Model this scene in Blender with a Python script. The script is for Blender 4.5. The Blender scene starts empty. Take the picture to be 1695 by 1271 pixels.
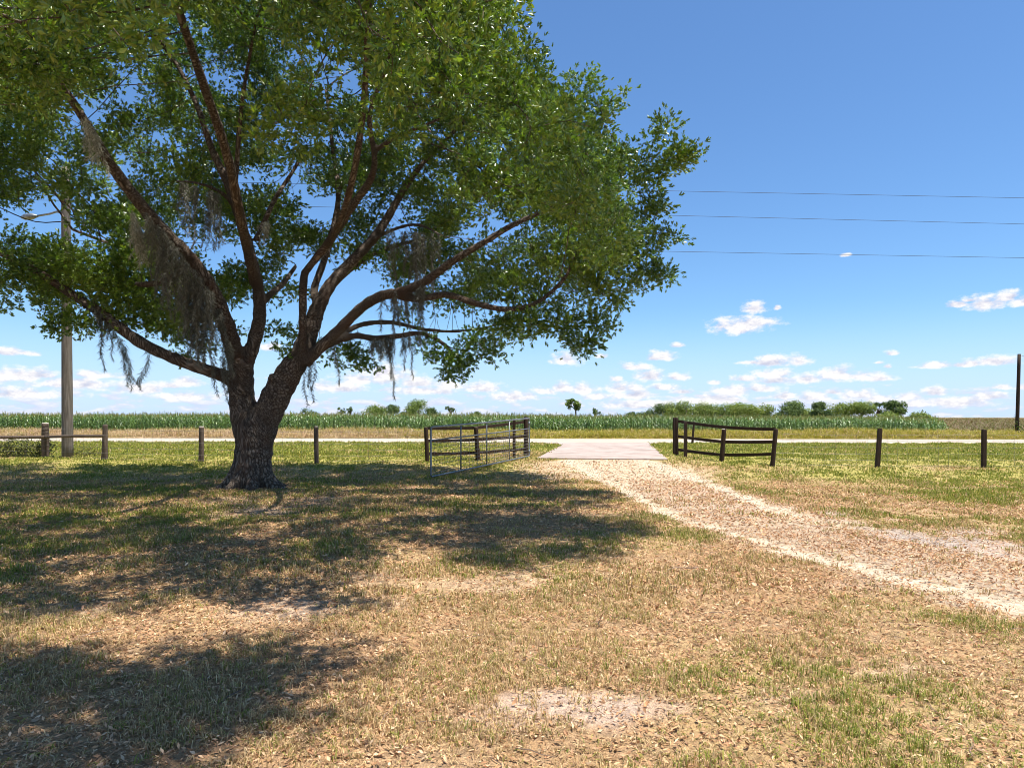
import bpy, math, random
import numpy as np
from mathutils import Vector, Matrix

S = bpy.context.scene
COL = S.collection
rng = np.random.default_rng(7)
random.seed(7)

# ------------------------------------------------------------------ camera numbers
W0, F, CX, HOR, EYE = 1695.0, 1130.0, 847.5, 690.0, 1.60

def sstep(a, b, x):
    t = np.clip((np.asarray(x, float) - a) / (b - a), 0, 1)
    return t * t * (3 - 2 * t)

def hash2(ix, iy, seed):
    h = (ix.astype(np.int64) * 374761393 + iy.astype(np.int64) * 668265263 + seed * 144269) & 0x7fffffff
    h = ((h ^ (h >> 13)) * 1274126177) & 0x7fffffff
    h = (h ^ (h >> 16)) & 0xffffff
    return h / float(0xffffff)

def vn(x, y, seed=0):
    x = np.asarray(x, float); y = np.asarray(y, float)
    ix = np.floor(x); iy = np.floor(y)
    fx = x - ix; fy = y - iy
    fx = fx * fx * (3 - 2 * fx); fy = fy * fy * (3 - 2 * fy)
    a = hash2(ix, iy, seed); b = hash2(ix + 1, iy, seed)
    c = hash2(ix, iy + 1, seed); d = hash2(ix + 1, iy + 1, seed)
    return (a * (1 - fx) + b * fx) * (1 - fy) + (c * (1 - fx) + d * fx) * fy

def fbm(x, y, seed=0, o=4):
    s = 0; a = .5; n = 0
    for i in range(o):
        s = s + a * vn(x * 2 ** i + 13.7 * i, y * 2 ** i - 7.3 * i, seed + i * 17); n += a; a *= .5
    return s / n

def yroad(x): return 38.65 - 0.048 * x

def ground_base(x, y):
    return 0.25 * sstep(17.3, 23.5, y)

def G(px, py):
    """ground point seen at photograph pixel (used once to lay the place out)"""
    k = (py - HOR) / F
    lo, hi = 1.0, 400.0
    for _ in range(60):
        m = .5 * (lo + hi)
        if EYE - k * m > ground_base(0, m): lo = m
        else: hi = m
    return np.array([(px - CX) * m / F, m, float(ground_base(0, m))])

def P(px, py, d):
    return np.array([(px - CX) * d / F, d, EYE + (HOR - py) * d / F])

def seg_dist(x, y, pts):
    best = np.full(np.shape(x), 1e9)
    for (a, b) in zip(pts[:-1], pts[1:]):
        ax, ay = a[0], a[1]; dx, dy = b[0] - ax, b[1] - ay
        t = np.clip(((x - ax) * dx + (y - ay) * dy) / (dx * dx + dy * dy), 0, 1)
        best = np.minimum(best, np.hypot(x - ax - t * dx, y - ay - t * dy))
    return best

# ------------------------------------------------------------------ tagging / linking
def tag(o, label=None, cat=None, group=None, kind=None):
    if label: o['label'] = label
    if cat: o['category'] = cat
    if group: o['group'] = group
    if kind: o['kind'] = kind
    return o

def empty(name, loc=(0, 0, 0), label=None, cat=None, group=None):
    o = bpy.data.objects.new(name, None)
    o.empty_display_size = .1
    o.location = loc
    COL.objects.link(o)
    return tag(o, label, cat, group)

def link(name, me, mat, parent=None):
    o = bpy.data.objects.new(name, me)
    if mat: me.materials.append(mat)
    COL.objects.link(o)
    if parent is not None:
        o.parent = parent
        o.matrix_parent_inverse = Matrix.Translation(-Vector(parent.location))
    return o

def mesh_np(name, V, T, tint=None, smooth=False, point_tint=None, vecs=None):
    """triangles or quads -> mesh"""
    V = np.ascontiguousarray(V, np.float32); T = np.ascontiguousarray(T, np.int32)
    me = bpy.data.meshes.new(name)
    k = T.shape[1]
    me.vertices.add(len(V)); me.vertices.foreach_set('co', V.ravel())
    me.loops.add(T.size); me.loops.foreach_set('vertex_index', T.ravel())
    me.polygons.add(len(T))
    me.polygons.foreach_set('loop_start', np.arange(0, T.size, k, dtype=np.int32))
    try: me.polygons.foreach_set('loop_total', np.full(len(T), k, np.int32))
    except Exception: pass
    if smooth: me.polygons.foreach_set('use_smooth', np.ones(len(T), bool))
    else: me.polygons.foreach_set('use_smooth', np.zeros(len(T), bool))
    me.update(calc_edges=True)
    if tint is not None:
        a = me.attributes.new('tint', 'FLOAT_VECTOR', 'FACE')
        a.data.foreach_set('vector', np.ascontiguousarray(tint, np.float32).ravel())
    if point_tint is not None:
        a = me.attributes.new('tint', 'FLOAT_VECTOR', 'POINT')
        a.data.foreach_set('vector', np.ascontiguousarray(point_tint, np.float32).ravel())
    if vecs is not None:
        for nm, arr in vecs.items():
            a = me.attributes.new(nm, 'FLOAT_VECTOR', 'POINT')
            a.data.foreach_set('vector', np.ascontiguousarray(arr, np.float32).ravel())
    me.validate()
    return me

def inst(tv, tf, pos, R, sc):
    """instances of one template as plain arrays"""
    n, k = len(pos), len(tv)
    sc = np.asarray(sc)
    if sc.ndim == 1: sc = sc[:, None].repeat(3, 1)
    loc = tv[None] * sc[:, None, :]
    v = np.einsum('nij,nkj->nki', R, loc) + pos[:, None, :]
    f = tf[None] + (np.arange(n) * k)[:, None, None]
    return v.reshape(-1, 3), f.reshape(-1, tf.shape[1])

def cat_meshes(parts):
    V, T, C, off = [], [], [], 0
    for v, t, c in parts:
        V.append(v); T.append(t + off); C.append(c); off += len(v)
    return np.concatenate(V), np.concatenate(T), np.concatenate(C)

def rotz(a):
    c, s = np.cos(a), np.sin(a); R = np.zeros((len(a), 3, 3))
    R[:, 0, 0] = c; R[:, 0, 1] = -s; R[:, 1, 0] = s; R[:, 1, 1] = c; R[:, 2, 2] = 1
    return R

def rand_rot(n, tilt):
    """random heading, tilted by up to tilt radians about a random horizontal axis"""
    a = rng.uniform(0, 2 * np.pi, n); b = rng.normal(0, tilt, n); c = rng.normal(0, tilt, n)
    Rx = np.zeros((n, 3, 3)); Rx[:, 0, 0] = 1; Rx[:, 1, 1] = np.cos(b); Rx[:, 1, 2] = -np.sin(b); Rx[:, 2, 1] = np.sin(b); Rx[:, 2, 2] = np.cos(b)
    Ry = np.zeros((n, 3, 3)); Ry[:, 1, 1] = 1; Ry[:, 0, 0] = np.cos(c); Ry[:, 0, 2] = np.sin(c); Ry[:, 2, 0] = -np.sin(c); Ry[:, 2, 2] = np.cos(c)
    return np.einsum('nij,njk,nkl->nil', rotz(a), Rx, Ry)

def frame_z(D, spin=None):
    """rotation whose local +Z is D"""
    D = D / np.maximum(np.linalg.norm(D, axis=1, keepdims=True), 1e-9)
    up = np.where(np.abs(D[:, 2:3]) > .95, np.array([[1., 0, 0]]), np.array([[0, 0, 1.]]))
    X = np.cross(up, D); X /= np.maximum(np.linalg.norm(X, axis=1, keepdims=True), 1e-9)
    Y = np.cross(D, X)
    if spin is not None:
        c, s = np.cos(spin)[:, None], np.sin(spin)[:, None]
        X, Y = X * c + Y * s, Y * c - X * s
    return np.stack([X, Y, D], 2)

# ------------------------------------------------------------------ materials
def new_mat(name):
    m = bpy.data.materials.new(name); m.use_nodes = True
    nt = m.node_tree; nt.nodes.clear()
    out = nt.nodes.new('ShaderNodeOutputMaterial')
    return m, nt, out

def N(nt, t, **kw):
    n = nt.nodes.new(t)
    for k, v in kw.items():
        if k.startswith('i_'):
            n.inputs[k[2:].replace('_', ' ')].default_value = v
        else: setattr(n, k, v)
    return n

def ramp(nt, stops, fac=None, interp='LINEAR'):
    r = nt.nodes.new('ShaderNodeValToRGB'); e = r.color_ramp.elements
    r.color_ramp.interpolation = interp
    while len(e) < len(stops): e.new(.5)
    for q, (p, c) in zip(e, stops):
        q.position = p; q.color = (*c, 1) if len(c) == 3 else c
    if fac is not None: nt.links.new(fac, r.inputs[0])
    return r

def plant_mat(name, transl=.35, rough=.5, spec=.35, tr_gain=(1.25, 1.35, .6)):
    m, nt, out = new_mat(name); L = nt.links.new
    at = N(nt, 'ShaderNodeAttribute', attribute_name='tint')
    b = N(nt, 'ShaderNodeBsdfPrincipled'); b.inputs['Roughness'].default_value = rough
    b.inputs['Specular IOR Level'].default_value = spec
    L(at.outputs['Vector'], b.inputs['Base Color'])
    mul = N(nt, 'ShaderNodeVectorMath', operation='MULTIPLY'); mul.inputs[1].default_value = tr_gain
    L(at.outputs['Vector'], mul.inputs[0])
    t = N(nt, 'ShaderNodeBsdfTranslucent'); L(mul.outputs[0], t.inputs[0])
    mx = N(nt, 'ShaderNodeMixShader'); mx.inputs[0].default_value = transl
    L(b.outputs[0], mx.inputs[1]); L(t.outputs[0], mx.inputs[2]); L(mx.outputs[0], out.inputs[0])
    return m

def noise_mat(name, stops, scale=(8, 8, 8), detail=6, rough=.85, bump=.3, bdist=.02, spec=.25, coord='Object', metallic=0, bump_scale=None):
    m, nt, out = new_mat(name); L = nt.links.new
    tc = N(nt, 'ShaderNodeTexCoord'); mp = N(nt, 'ShaderNodeMapping'); mp.inputs['Scale'].default_value = scale
    L(tc.outputs[coord], mp.inputs[0])
    nz = N(nt, 'ShaderNodeTexNoise'); nz.inputs['Scale'].default_value = 1; nz.inputs['Detail'].default_value = detail
    nz.inputs['Roughness'].default_value = .62
    L(mp.outputs[0], nz.inputs['Vector'])
    r = ramp(nt, stops, nz.outputs['Fac'])
    b = N(nt, 'ShaderNodeBsdfPrincipled'); b.inputs['Roughness'].default_value = rough
    b.inputs['Specular IOR Level'].default_value = spec; b.inputs['Metallic'].default_value = metallic
    L(r.outputs[0], b.inputs['Base Color'])
    bp = N(nt, 'ShaderNodeBump'); bp.inputs['Strength'].default_value = bump; bp.inputs['Distance'].default_value = bdist
    L(nz.outputs['Fac'], bp.inputs['Height']); L(bp.outputs[0], b.inputs['Normal'])
    L(b.outputs[0], out.inputs[0])
    return m

M = {}
M['leaf'] = plant_mat('oak_leaf', .27, .33, .75, (1.25, 1.4, .5))
M['grass'] = plant_mat('grass_blade', .30, .6, .25, (1.15, 1.2, .7))
M['dead'] = plant_mat('dead_leaf', .12, .7, .25, (1.1, 1, .8))
M['corn'] = plant_mat('corn_leaf', .25, .4, .5)
M['far'] = plant_mat('far_leaf', .22, .6, .2)
M['moss'] = plant_mat('moss_hair', .25, .8, .1, (1, 1, .9))
M['wood_dark'] = noise_mat('dark_stained_wood', [(.3, (.022, .013, .008)), (.6, (.045, .026, .015)), (.8, (.075, .048, .03))], (30, 30, 5), bump=.4, rough=.8)
M['wood_lit_top'] = noise_mat('sunlit_top_wood', [(.3, (.35, .30, .25)), (.7, (.6, .55, .48))], (40, 40, 10))  # sunlight on the post tops, put into a pale colour
M['wood_grey'] = noise_mat('weathered_post_wood', [(.3, (.06, .042, .032)), (.55, (.12, .088, .066)), (.8, (.2, .155, .12))], (34, 34, 4), bump=.5)
M['pole'] = noise_mat('weathered_pole_wood', [(.28, (.075, .062, .05)), (.5, (.145, .125, .105)), (.75, (.23, .205, .18))], (26, 26, 1.6), bump=.5)
M['steel'] = noise_mat('galvanised_steel', [(.3, (.13, .14, .145)), (.55, (.24, .255, .26)), (.75, (.36, .375, .375))], (14, 14, 3), rough=.5, bump=.05, metallic=.75, spec=.5)
M['wire'] = noise_mat('dull_fence_wire', [(.3, (.16, .15, .14)), (.7, (.30, .29, .27))], (30, 30, 30), rough=.6, metallic=.5, bump=0)
M['cable'] = noise_mat('dark_cable', [(.3, (.02, .02, .025)), (.7, (.05, .05, .055))], (5, 5, 5), rough=.6, bump=0)
M['porcelain'] = noise_mat('brown_porcelain', [(.3, (.10, .05, .03)), (.7, (.16, .09, .06))], (9, 9, 9), rough=.25, bump=0, spec=.6)

# bark: furrows run along the local limb direction (attribute barkco)
def bark_mat():
    m, nt, out = new_mat('oak_bark'); L = nt.links.new
    at = N(nt, 'ShaderNodeAttribute', attribute_name='barkco')
    v = N(nt, 'ShaderNodeTexVoronoi', feature='DISTANCE_TO_EDGE'); v.inputs['Scale'].default_value = 15
    nz = N(nt, 'ShaderNodeTexNoise'); nz.inputs['Scale'].default_value = 20; nz.inputs['Detail'].default_value = 7; nz.inputs['Roughness'].default_value = .65
    L(at.outputs['Vector'], nz.inputs['Vector'])
    sc = N(nt, 'ShaderNodeVectorMath', operation='MULTIPLY_ADD'); sc.inputs[1].default_value = (.09, .09, .09)
    L(nz.outputs['Color'], sc.inputs[0]); L(at.outputs['Vector'], sc.inputs[2]); L(sc.outputs[0], v.inputs['Vector'])
    r1 = ramp(nt, [(0, (0, 0, 0)), (.22, (1, 1, 1))], v.outputs['Distance'])
    hm = N(nt, 'ShaderNodeMath', operation='MULTIPLY_ADD'); hm.inputs[1].default_value = .55
    L(r1.outputs[0], hm.inputs[0]); L(nz.outputs['Fac'], hm.inputs[2])
    col = ramp(nt, [(.25, (.026, .018, .013)), (.5, (.105, .076, .057)), (.75, (.20, .155, .118)), (1.0, (.34, .28, .225))], None)
    hs = N(nt, 'ShaderNodeMath', operation='MULTIPLY'); hs.inputs[1].default_value = .78
    L(hm.outputs[0], hs.inputs[0]); L(hs.outputs[0], col.inputs[0])
    # pale lichen blotches and reddish weathering
    n2 = N(nt, 'ShaderNodeTexNoise'); n2.inputs['Scale'].default_value = 2.3; n2.inputs['Detail'].default_value = 5
    tc = N(nt, 'ShaderNodeTexCoord'); L(tc.outputs['Object'], n2.inputs['Vector'])
    r2 = ramp(nt, [(.52, (0, 0, 0)), (.66, (1, 1, 1))], n2.outputs['Fac'])
    mixl = N(nt, 'ShaderNodeMix', data_type='RGBA', blend_type='MIX')
    mulf = N(nt, 'ShaderNodeMath', operation='MULTIPLY'); mulf.inputs[1].default_value = .35
    L(r2.outputs[0], mulf.inputs[0]); L(mulf.outputs[0], mixl.inputs[0]); L(col.outputs[0], mixl.inputs[6]); mixl.inputs[7].default_value = (.17, .085, .05, 1)
    b = N(nt, 'ShaderNodeBsdfPrincipled'); b.inputs['Roughness'].default_value = .85; b.inputs['Specular IOR Level'].default_value = .25
    L(mixl.outputs[2], b.inputs['Base Color'])
    bp = N(nt, 'ShaderNodeBump'); bp.inputs['Strength'].default_value = 1; bp.inputs['Distance'].default_value = .05
    L(hm.outputs[0], bp.inputs['Height']); L(bp.outputs[0], b.inputs['Normal']); L(b.outputs[0], out.inputs[0])
    return m
M['bark'] = bark_mat()

def ground_mat():
    m, nt, out = new_mat('yard_ground'); L = nt.links.new
    at = N(nt, 'ShaderNodeAttribute', attribute_name='tint')
    tc = N(nt, 'ShaderNodeTexCoord')
    n1 = N(nt, 'ShaderNodeTexNoise'); n1.inputs['Scale'].default_value = 9; n1.inputs['Detail'].default_value = 9; n1.inputs['Roughness'].default_value = .72
    n2 = N(nt, 'ShaderNodeTexVoronoi'); n2.inputs['Scale'].default_value = 42; n2.inputs['Randomness'].default_value = 1
    n3 = N(nt, 'ShaderNodeTexNoise'); n3.inputs['Scale'].default_value = 110; n3.inputs['Detail'].default_value = 3
    for n in (n1, n2, n3): L(tc.outputs['Object'], n.inputs['Vector'])
    r1 = ramp(nt, [(.3, (.62, .60, .58)), (.5, (1, 1, 1)), (.7, (1.32, 1.3, 1.26))], n1.outputs['Fac'])
    r2 = ramp(nt, [(0, (.72, .68, .64)), (.5, (1, 1, 1)), (1, (1.28, 1.22, 1.12))], n2.outputs['Color'])
    r3 = ramp(nt, [(.3, (.7, .7, .7)), (.7, (1.25, 1.25, 1.25))], n3.outputs['Fac'])
    a = N(nt, 'ShaderNodeVectorMath', operation='MULTIPLY'); b_ = N(nt, 'ShaderNodeVectorMath', operation='MULTIPLY'); c = N(nt, 'ShaderNodeVectorMath', operation='MULTIPLY')
    L(at.outputs['Vector'], a.inputs[0]); L(r1.outputs[0], a.inputs[1])
    L(a.outputs[0], b_.inputs[0]); L(r2.outputs[0], b_.inputs[1])
    L(b_.outputs[0], c.inputs[0]); L(r3.outputs[0], c.inputs[1])
    p = N(nt, 'ShaderNodeBsdfPrincipled'); p.inputs['Roughness'].default_value = .95; p.inputs['Specular IOR Level'].default_value = .1
    L(c.outputs[0], p.inputs['Base Color'])
    ad = N(nt, 'ShaderNodeMath', operation='ADD'); L(n1.outputs['Fac'], ad.inputs[0]); L(n3.outputs['Fac'], ad.inputs[1])
    bp = N(nt, 'ShaderNodeBump'); bp.inputs['Strength'].default_value = .8; bp.inputs['Distance'].default_value = .025
    L(ad.outputs[0], bp.inputs['Height']); L(bp.outputs[0], p.inputs['Normal']); L(p.outputs[0], out.inputs[0])
    return m
M['ground'] = ground_mat()
M['road'] = noise_mat('pale_sunlit_road', [(.3, (.32, .265, .205)), (.5, (.39, .33, .26)), (.72, (.46, .39, .315))], (1.2, 5, 3), detail=8, rough=.9, bump=.1)  # cream tone puts overexposed sunlight into the asphalt colour

def concrete_mat():
    m, nt, out = new_mat('stained_concrete'); L = nt.links.new
    tc = N(nt, 'ShaderNodeTexCoord')
    n1 = N(nt, 'ShaderNodeTexNoise'); n1.inputs['Scale'].default_value = 1.1; n1.inputs['Detail'].default_value = 8; n1.inputs['Roughness'].default_value = .7
    n2 = N(nt, 'ShaderNodeTexNoise'); n2.inputs['Scale'].default_value = 30; n2.inputs['Detail'].default_value = 6
    mp = N(nt, 'ShaderNodeMapping'); mp.inputs['Scale'].default_value = (.45, 1.8, 1)
    n3 = N(nt, 'ShaderNodeTexNoise'); n3.inputs['Scale'].default_value = 1.7; n3.inputs['Detail'].default_value = 5
    L(tc.outputs['Object'], n1.inputs['Vector']); L(tc.outputs['Object'], n2.inputs['Vector']); L(tc.outputs['Object'], mp.inputs[0]); L(mp.outputs[0], n3.inputs['Vector'])
    r1 = ramp(nt, [(.3, (.26, .205, .17)), (.5, (.36, .29, .25)), (.7, (.43, .355, .31))], n1.outputs['Fac'])
    r2 = ramp(nt, [(.3, (.82, .82, .82)), (.7, (1.12, 1.12, 1.12))], n2.outputs['Fac'])
    r3 = ramp(nt, [(.61, (1, 1, 1)), (.67, (.45, .40, .36))], n3.outputs['Fac'])
    a = N(nt, 'ShaderNodeVectorMath', operation='MULTIPLY'); b = N(nt, 'ShaderNodeVectorMath', operation='MULTIPLY')
    L(r1.outputs[0], a.inputs[0]); L(r2.outputs[0], a.inputs[1]); L(a.outputs[0], b.inputs[0]); L(r3.outputs[0], b.inputs[1])
    p = N(nt, 'ShaderNodeBsdfPrincipled'); p.inputs['Roughness'].default_value = .9; p.inputs['Specular IOR Level'].default_value = .2
    L(b.outputs[0], p.inputs['Base Color'])
    bp = N(nt, 'ShaderNodeBump'); bp.inputs['Strength'].default_value = .3; bp.inputs['Distance'].default_value = .01
    L(n2.outputs['Fac'], bp.inputs['Height']); L(bp.outputs[0], p.inputs['Normal']); L(p.outputs[0], out.inputs[0])
    return m
M['concrete'] = concrete_mat()

# ------------------------------------------------------------------ ground masks
RUT_R = [G(*p) for p in [(1060, 762), (1095, 772), (1130, 785), (1180, 803), (1240, 827), (1290, 843), (1340, 857), (1420, 872), (1540, 893), (1700, 925), (1900, 960)]]
RUT_L = [G(*p) for p in [(940, 763), (975, 780), (1010, 798), (1059, 822), (1117, 854), (1180, 868), (1249, 889), (1328, 917), (1397, 934), (1460, 947), (1539, 966), (1618, 983), (1695, 1006), (1850, 1060)]]
MID = [(np.array(a) + np.array(b)) / 2 for a, b in zip(
    [G(*p) for p in [(1060, 762), (1180, 803), (1340, 857), (1540, 893), (1900, 960)]],
    [G(*p) for p in [(940, 763), (1040, 812), (1220, 880), (1397, 934), (1700, 1010)]])]
APRON = [G(889, 759.5), G(1105, 761.5), G(1076, 736.5)]

BARE = [  # hand-seen bare sandy patches: px, py, rx, ry (m), strength
    (930, 1168, .52, .17, .85), (1060, 1165, .3, .10, .6), (830, 1195, .3, .1, .6), (500, 1003, .6, .2, .6), (620, 1000, .4, .16, .5), (440, 1020, .4, .14, .45),
    (90, 1010, .7, .2, .4), 
    (1500, 885, .5, .5, .9), (1560, 893, .7, .35, .9), (1650, 905, .9, .4, .9), (1390, 848, .3, .3, .6), (1600, 878, .5, .3, .6), (390, 830, .8, .5, .6), (430, 845, .9, .6, .6), (520, 830, .8, .5, .5),
    (1300, 1150, .3, .1, .4), (1480, 1110, .3, .12, .4), (620, 950, .4, .2, .4), (1155, 900, .25, .15, .4)]
BARE = [(G(a, b), c, d, e) for a, b, c, d, e in BARE]

def masks(x, y):
    n = fbm(x * .9, y * .9, 3, 4); nf = fbm(x * 4, y * 4, 11, 3); nb = fbm(x * .28, y * .28, 23, 3)
    dr = seg_dist(x, y, RUT_R); dl = seg_dist(x, y, RUT_L); dm = seg_dist(x, y, MID)
    wob = (nf - .5) * .55
    wr = .26 + .10 * sstep(12, 20, y) ; wl = .14 + .13 * sstep(10, 19, y)
    fade_r = 1 - .75 * sstep(12.4, 9.5, y)
    sand = np.maximum((1 - sstep(wr * .5, wr * 1.25, dr + wob)) * fade_r, 1 - sstep(wl * .5, wl * 1.35, dl + wob))
    halfw = 1.1 + .25 * sstep(14, 9, y)
    track = 1 - sstep(halfw * .85, halfw * 1.25, dm + wob * 1.3)
    # shell gravel fan in front of the concrete
    gx, gy = 2.9, 19.6
    fan = (1 - sstep(.6, 1.25, np.hypot((x - gx + .1 * (y - gy)) / 2.7, (y - gy) / 3.4) + wob * .5)) * sstep(22.4, 21.3, y)
    bare = np.zeros(np.shape(x)); grey = np.zeros(np.shape(x))
    for c, rx, ry, s in BARE:
        q = np.hypot((x - c[0]) / rx, (y - c[1]) / (ry * 1.6))
        v = s * (1 - sstep(.45, 1.25, q + (nf - .5) * 1.3))
        bare = np.maximum(bare, v)
        if c[1] > 8.5 and c[0] > 4: grey = np.maximum(grey, v)
    bare = np.maximum(bare, .35 * sstep(.66, .78, n) * (y < 16))
    # greenness
    left = sstep(2.5, -2.5, x)
    g = .18 + .9 * sstep(.42, .68, fbm(x * .55, y * .55, 41, 3)) * .5
    g = g + .28 * sstep(-1.5, -5, x) * sstep(4, 7, y)                 # shaded lawn under the oak
    g = g + .55 * sstep(17.5, 24, y) + .2 * sstep(22, 30, y)            # verge lawn by the road
    g = g - .45 * sstep(.5, .62, fbm(x * .16 + 3, y * .45, 57, 3)) * sstep(16, 20, y)
    g = g + .42 * sstep(4.5, 7.5, x - .15 * y + 1) * sstep(11, 14, y)       # right lawn
    g = g - .25 * sstep(14.5, 16.5, y) * sstep(21, 18.5, y) * sstep(0, -4, x)
    g = g + .18 * sstep(1.0, 3.5, x) * sstep(7.5, 4.5, y)
    g = np.clip(g, 0, 1) * (1 - .92 * np.clip(sand + fan, 0, 1)) * (1 - .62 * track) * (1 - .8 * bare)
    return dict(sand=sand, track=track, fan=fan, bare=bare, grey=grey, green=g, n=n, nf=nf, nb=nb)

def gz(x, y):
    """ground height"""
    x = np.asarray(x, float); y = np.asarray(y, float)
    z = ground_base(x, y)
    amp = .05 * sstep(3, 6, y) * sstep(21, 18, y)
    z = z + amp * (fbm(x * .35, y * .35, 5, 3) - .5) + .02 * (fbm(x * 2, y * 2, 6, 2) - .5) * sstep(21, 18, y)
    dl = seg_dist(x, y, RUT_L); dr = seg_dist(x, y, RUT_R)
    z = z - .03 * np.exp(-(np.minimum(dl, dr) / .3) ** 2) * sstep(20.5, 18, y)
    r = np.hypot(x + 5.75, y - 15.1)
    z = z + .07 * np.exp(-(r / 1.6) ** 2)
    return z

# ------------------------------------------------------------------ ground sheet
def lin(a, b, s): return np.arange(a, b, s)
xs = np.concatenate([-np.geomspace(900, 24, 34), lin(-23, 23, .13), np.geomspace(24, 900, 34)])
ys = np.concatenate([[-60, -30, -12, -5, -2, 0, .8], lin(1.5, 26, .11), lin(26, 60, .6), np.geomspace(61, 1500, 34)])
gx, gy = np.meshgrid(xs, ys)
gx = gx.ravel(); gy = gy.ravel()
mk = masks(gx, gy)
def mixc(a, b, t): return a * (1 - t[:, None]) + np.array(b)[None] * t[:, None]
c = np.tile(np.array([[.345, .215, .12]]), (len(gx), 1))
c = mixc(c, (.43, .295, .17), sstep(.4, .7, mk['nb']))
c = mixc(c, (.34, .235, .15), .6 * sstep(.5, .75, mk['nf']))
c = mixc(c, (.36, .34, .08), (.25 + .5 * sstep(9, 20, gy)) * mk['green'])
c = mixc(c, (.46, .36, .265), .9 * mk['track'])
c = mixc(c, (.60, .47, .33), np.clip(mk['fan'] * .5, 0, 1))
c = mixc(c, (.60, .495, .37), np.clip(mk['sand'] * (.6 + .5 * mk['nf']), 0, .92))
c = mixc(c, (.50, .39, .325), np.clip(mk['bare'], 0, 1) * .8)
c = mixc(c, (.36, .31, .275), np.clip(mk['grey'], 0, 1) * .8)
vergel = sstep(0, 1.5, gy - yroad(gx) - 3.4)
c = mixc(c, (.28, .22, .08), vergel)
fieldm = sstep(0, 1.0, gy - yroad(gx) - 8.3)
c = mixc(c, (.14, .10, .05), fieldm)
farm = sstep(70, 200, gy)
c = mixc(c, (.17, .135, .055), farm)
nx, ny = len(xs), len(ys)
ii = np.arange(nx * ny).reshape(ny, nx)
Q = np.stack([ii[:-1, :-1], ii[:-1, 1:], ii[1:, 1:], ii[1:, :-1]], -1).reshape(-1, 4)
V = np.stack([gx, gy, gz(gx, gy)], 1)
me = mesh_np('ground', V, Q, smooth=True, point_tint=c)
tag(link('ground', me, M['ground']), 'sandy yard ground with dry grass and leaf litter', None, None, 'structure')

# road sheet and concrete apron
rx = np.linspace(-400, 400, 161); off = np.array([-3.2, -3.0, -1, 1, 3.0, 3.2]); zz = np.array([.245, .275, .31, .31, .275, .245])
V = []; 
for x in rx:
    for o, z in zip(off, zz):
        w = (.06 * math.sin(x * 1.7) + .05 * math.sin(x * 4.1 + 1)) if abs(o) > 3.1 else 0
        V.append((x, yroad(x) + o + w, z))
k = len(off); ii = np.arange(len(V)).reshape(len(rx), k)
Q = np.stack([ii[:-1, :-1], ii[1:, :-1], ii[1:, 1:], ii[:-1, 1:]], -1).reshape(-1, 4)
tag(link('road', mesh_np('road', V, Q, smooth=True), M['road']), 'pale sunlit country road running across beyond the fence', None, None, 'structure')

def prism(name, poly, z0, rise, mat, parent=None):
    n = len(poly)
    V = [(p[0], p[1], z0) for p in poly] + [(p[0], p[1], float(ground_base(0, p[1])) + rise) for p in poly]
    me = bpy.data.meshes.new(name)
    Fs = [tuple(range(n, 2 * n)), tuple(reversed(range(n)))] + [(i, (i + 1) % n, n + (i + 1) % n, n + i) for i in range(n)]
    me.from_pydata([tuple(map(float, v)) for v in V], [], Fs); me.update()
    return link(name, me, mat, parent)
nl, nr, fl_, fr_ = G(889, 759.5), G(1105, 761.5), G(931, 737), G(1077, 736.5)
def redge(x): return yroad(x) - 3.17
ap = [nl, nr, fr_]
xr = fr_[0] + 1.3; xl = fl_[0] - 1.6
for t in (0.35, .7, 1): ap.append((fr_[0] + 1.3 * t * t, fr_[1] + (redge(xr) - fr_[1]) * t))
for t in (1, .7, .35): ap.append((fl_[0] - 1.6 * t * t, fl_[1] + (redge(xl) - fl_[1]) * t))
ap.append(fl_)
ap[0] = nl
tag(prism('driveway_apron', [(float(p[0]), float(p[1])) for p in ap], .05, .036, M['concrete']), 'cracked pale concrete apron joining the road to the gravel drive', None, None, 'structure')
exec_apron = [(float(p[0]), float(p[1])) for p in ap]

def in_poly(x, y, poly):
    ins = np.zeros(np.shape(x), bool); n = len(poly); j = n - 1
    for i in range(n):
        xi, yi = poly[i][0], poly[i][1]; xj, yj = poly[j][0], poly[j][1]
        cnd = ((yi > y) != (yj > y)) & (x < (xj - xi) * (y - yi) / (yj - yi + 1e-12) + xi)
        ins ^= cnd; j = i
    return ins

def tube(pts, rad, sides=8, cap=True, jitter=0, off=0):
    """quads of a swept tube"""
    pts = np.array(pts, float); rad = np.array(rad, float); n = len(pts)
    tg = np.gradient(pts, axis=0); tg /= np.maximum(np.linalg.norm(tg, axis=1, keepdims=True), 1e-9)
    ref = np.array([0, 1., 0]) if abs(tg[0] @ np.array([0, 1., 0])) < .9 else np.array([1., 0, 0])
    V = []
    X = ref - tg[0] * (ref @ tg[0]); X /= np.linalg.norm(X)
    a = np.linspace(0, 2 * np.pi, sides, endpoint=False) + off
    for i in range(n):
        X = X - tg[i] * (X @ tg[i]); X /= np.linalg.norm(X); Y = np.cross(tg[i], X)
        V.append(pts[i] + rad[i] * (np.cos(a)[:, None] * X + np.sin(a)[:, None] * Y))
    V = np.concatenate(V); Fq = []
    ii = np.arange(n * sides).reshape(n, sides); jj = np.roll(ii, -1, 1)
    Q = np.stack([ii[:-1], jj[:-1], jj[1:], ii[1:]], -1).reshape(-1, 4)
    if cap:
        c0, c1 = len(V), len(V) + 1; V = np.concatenate([V, pts[:1], pts[-1:]])
        q0 = np.stack([np.full(sides, c0), jj[0], ii[0], ii[0]], -1); q1 = np.stack([np.full(sides, c1), ii[-1], jj[-1], jj[-1]], -1)
        return V, Q, np.concatenate([q0[:, :3], q1[:, :3]])
    return V, Q, np.zeros((0, 3), int)

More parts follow.
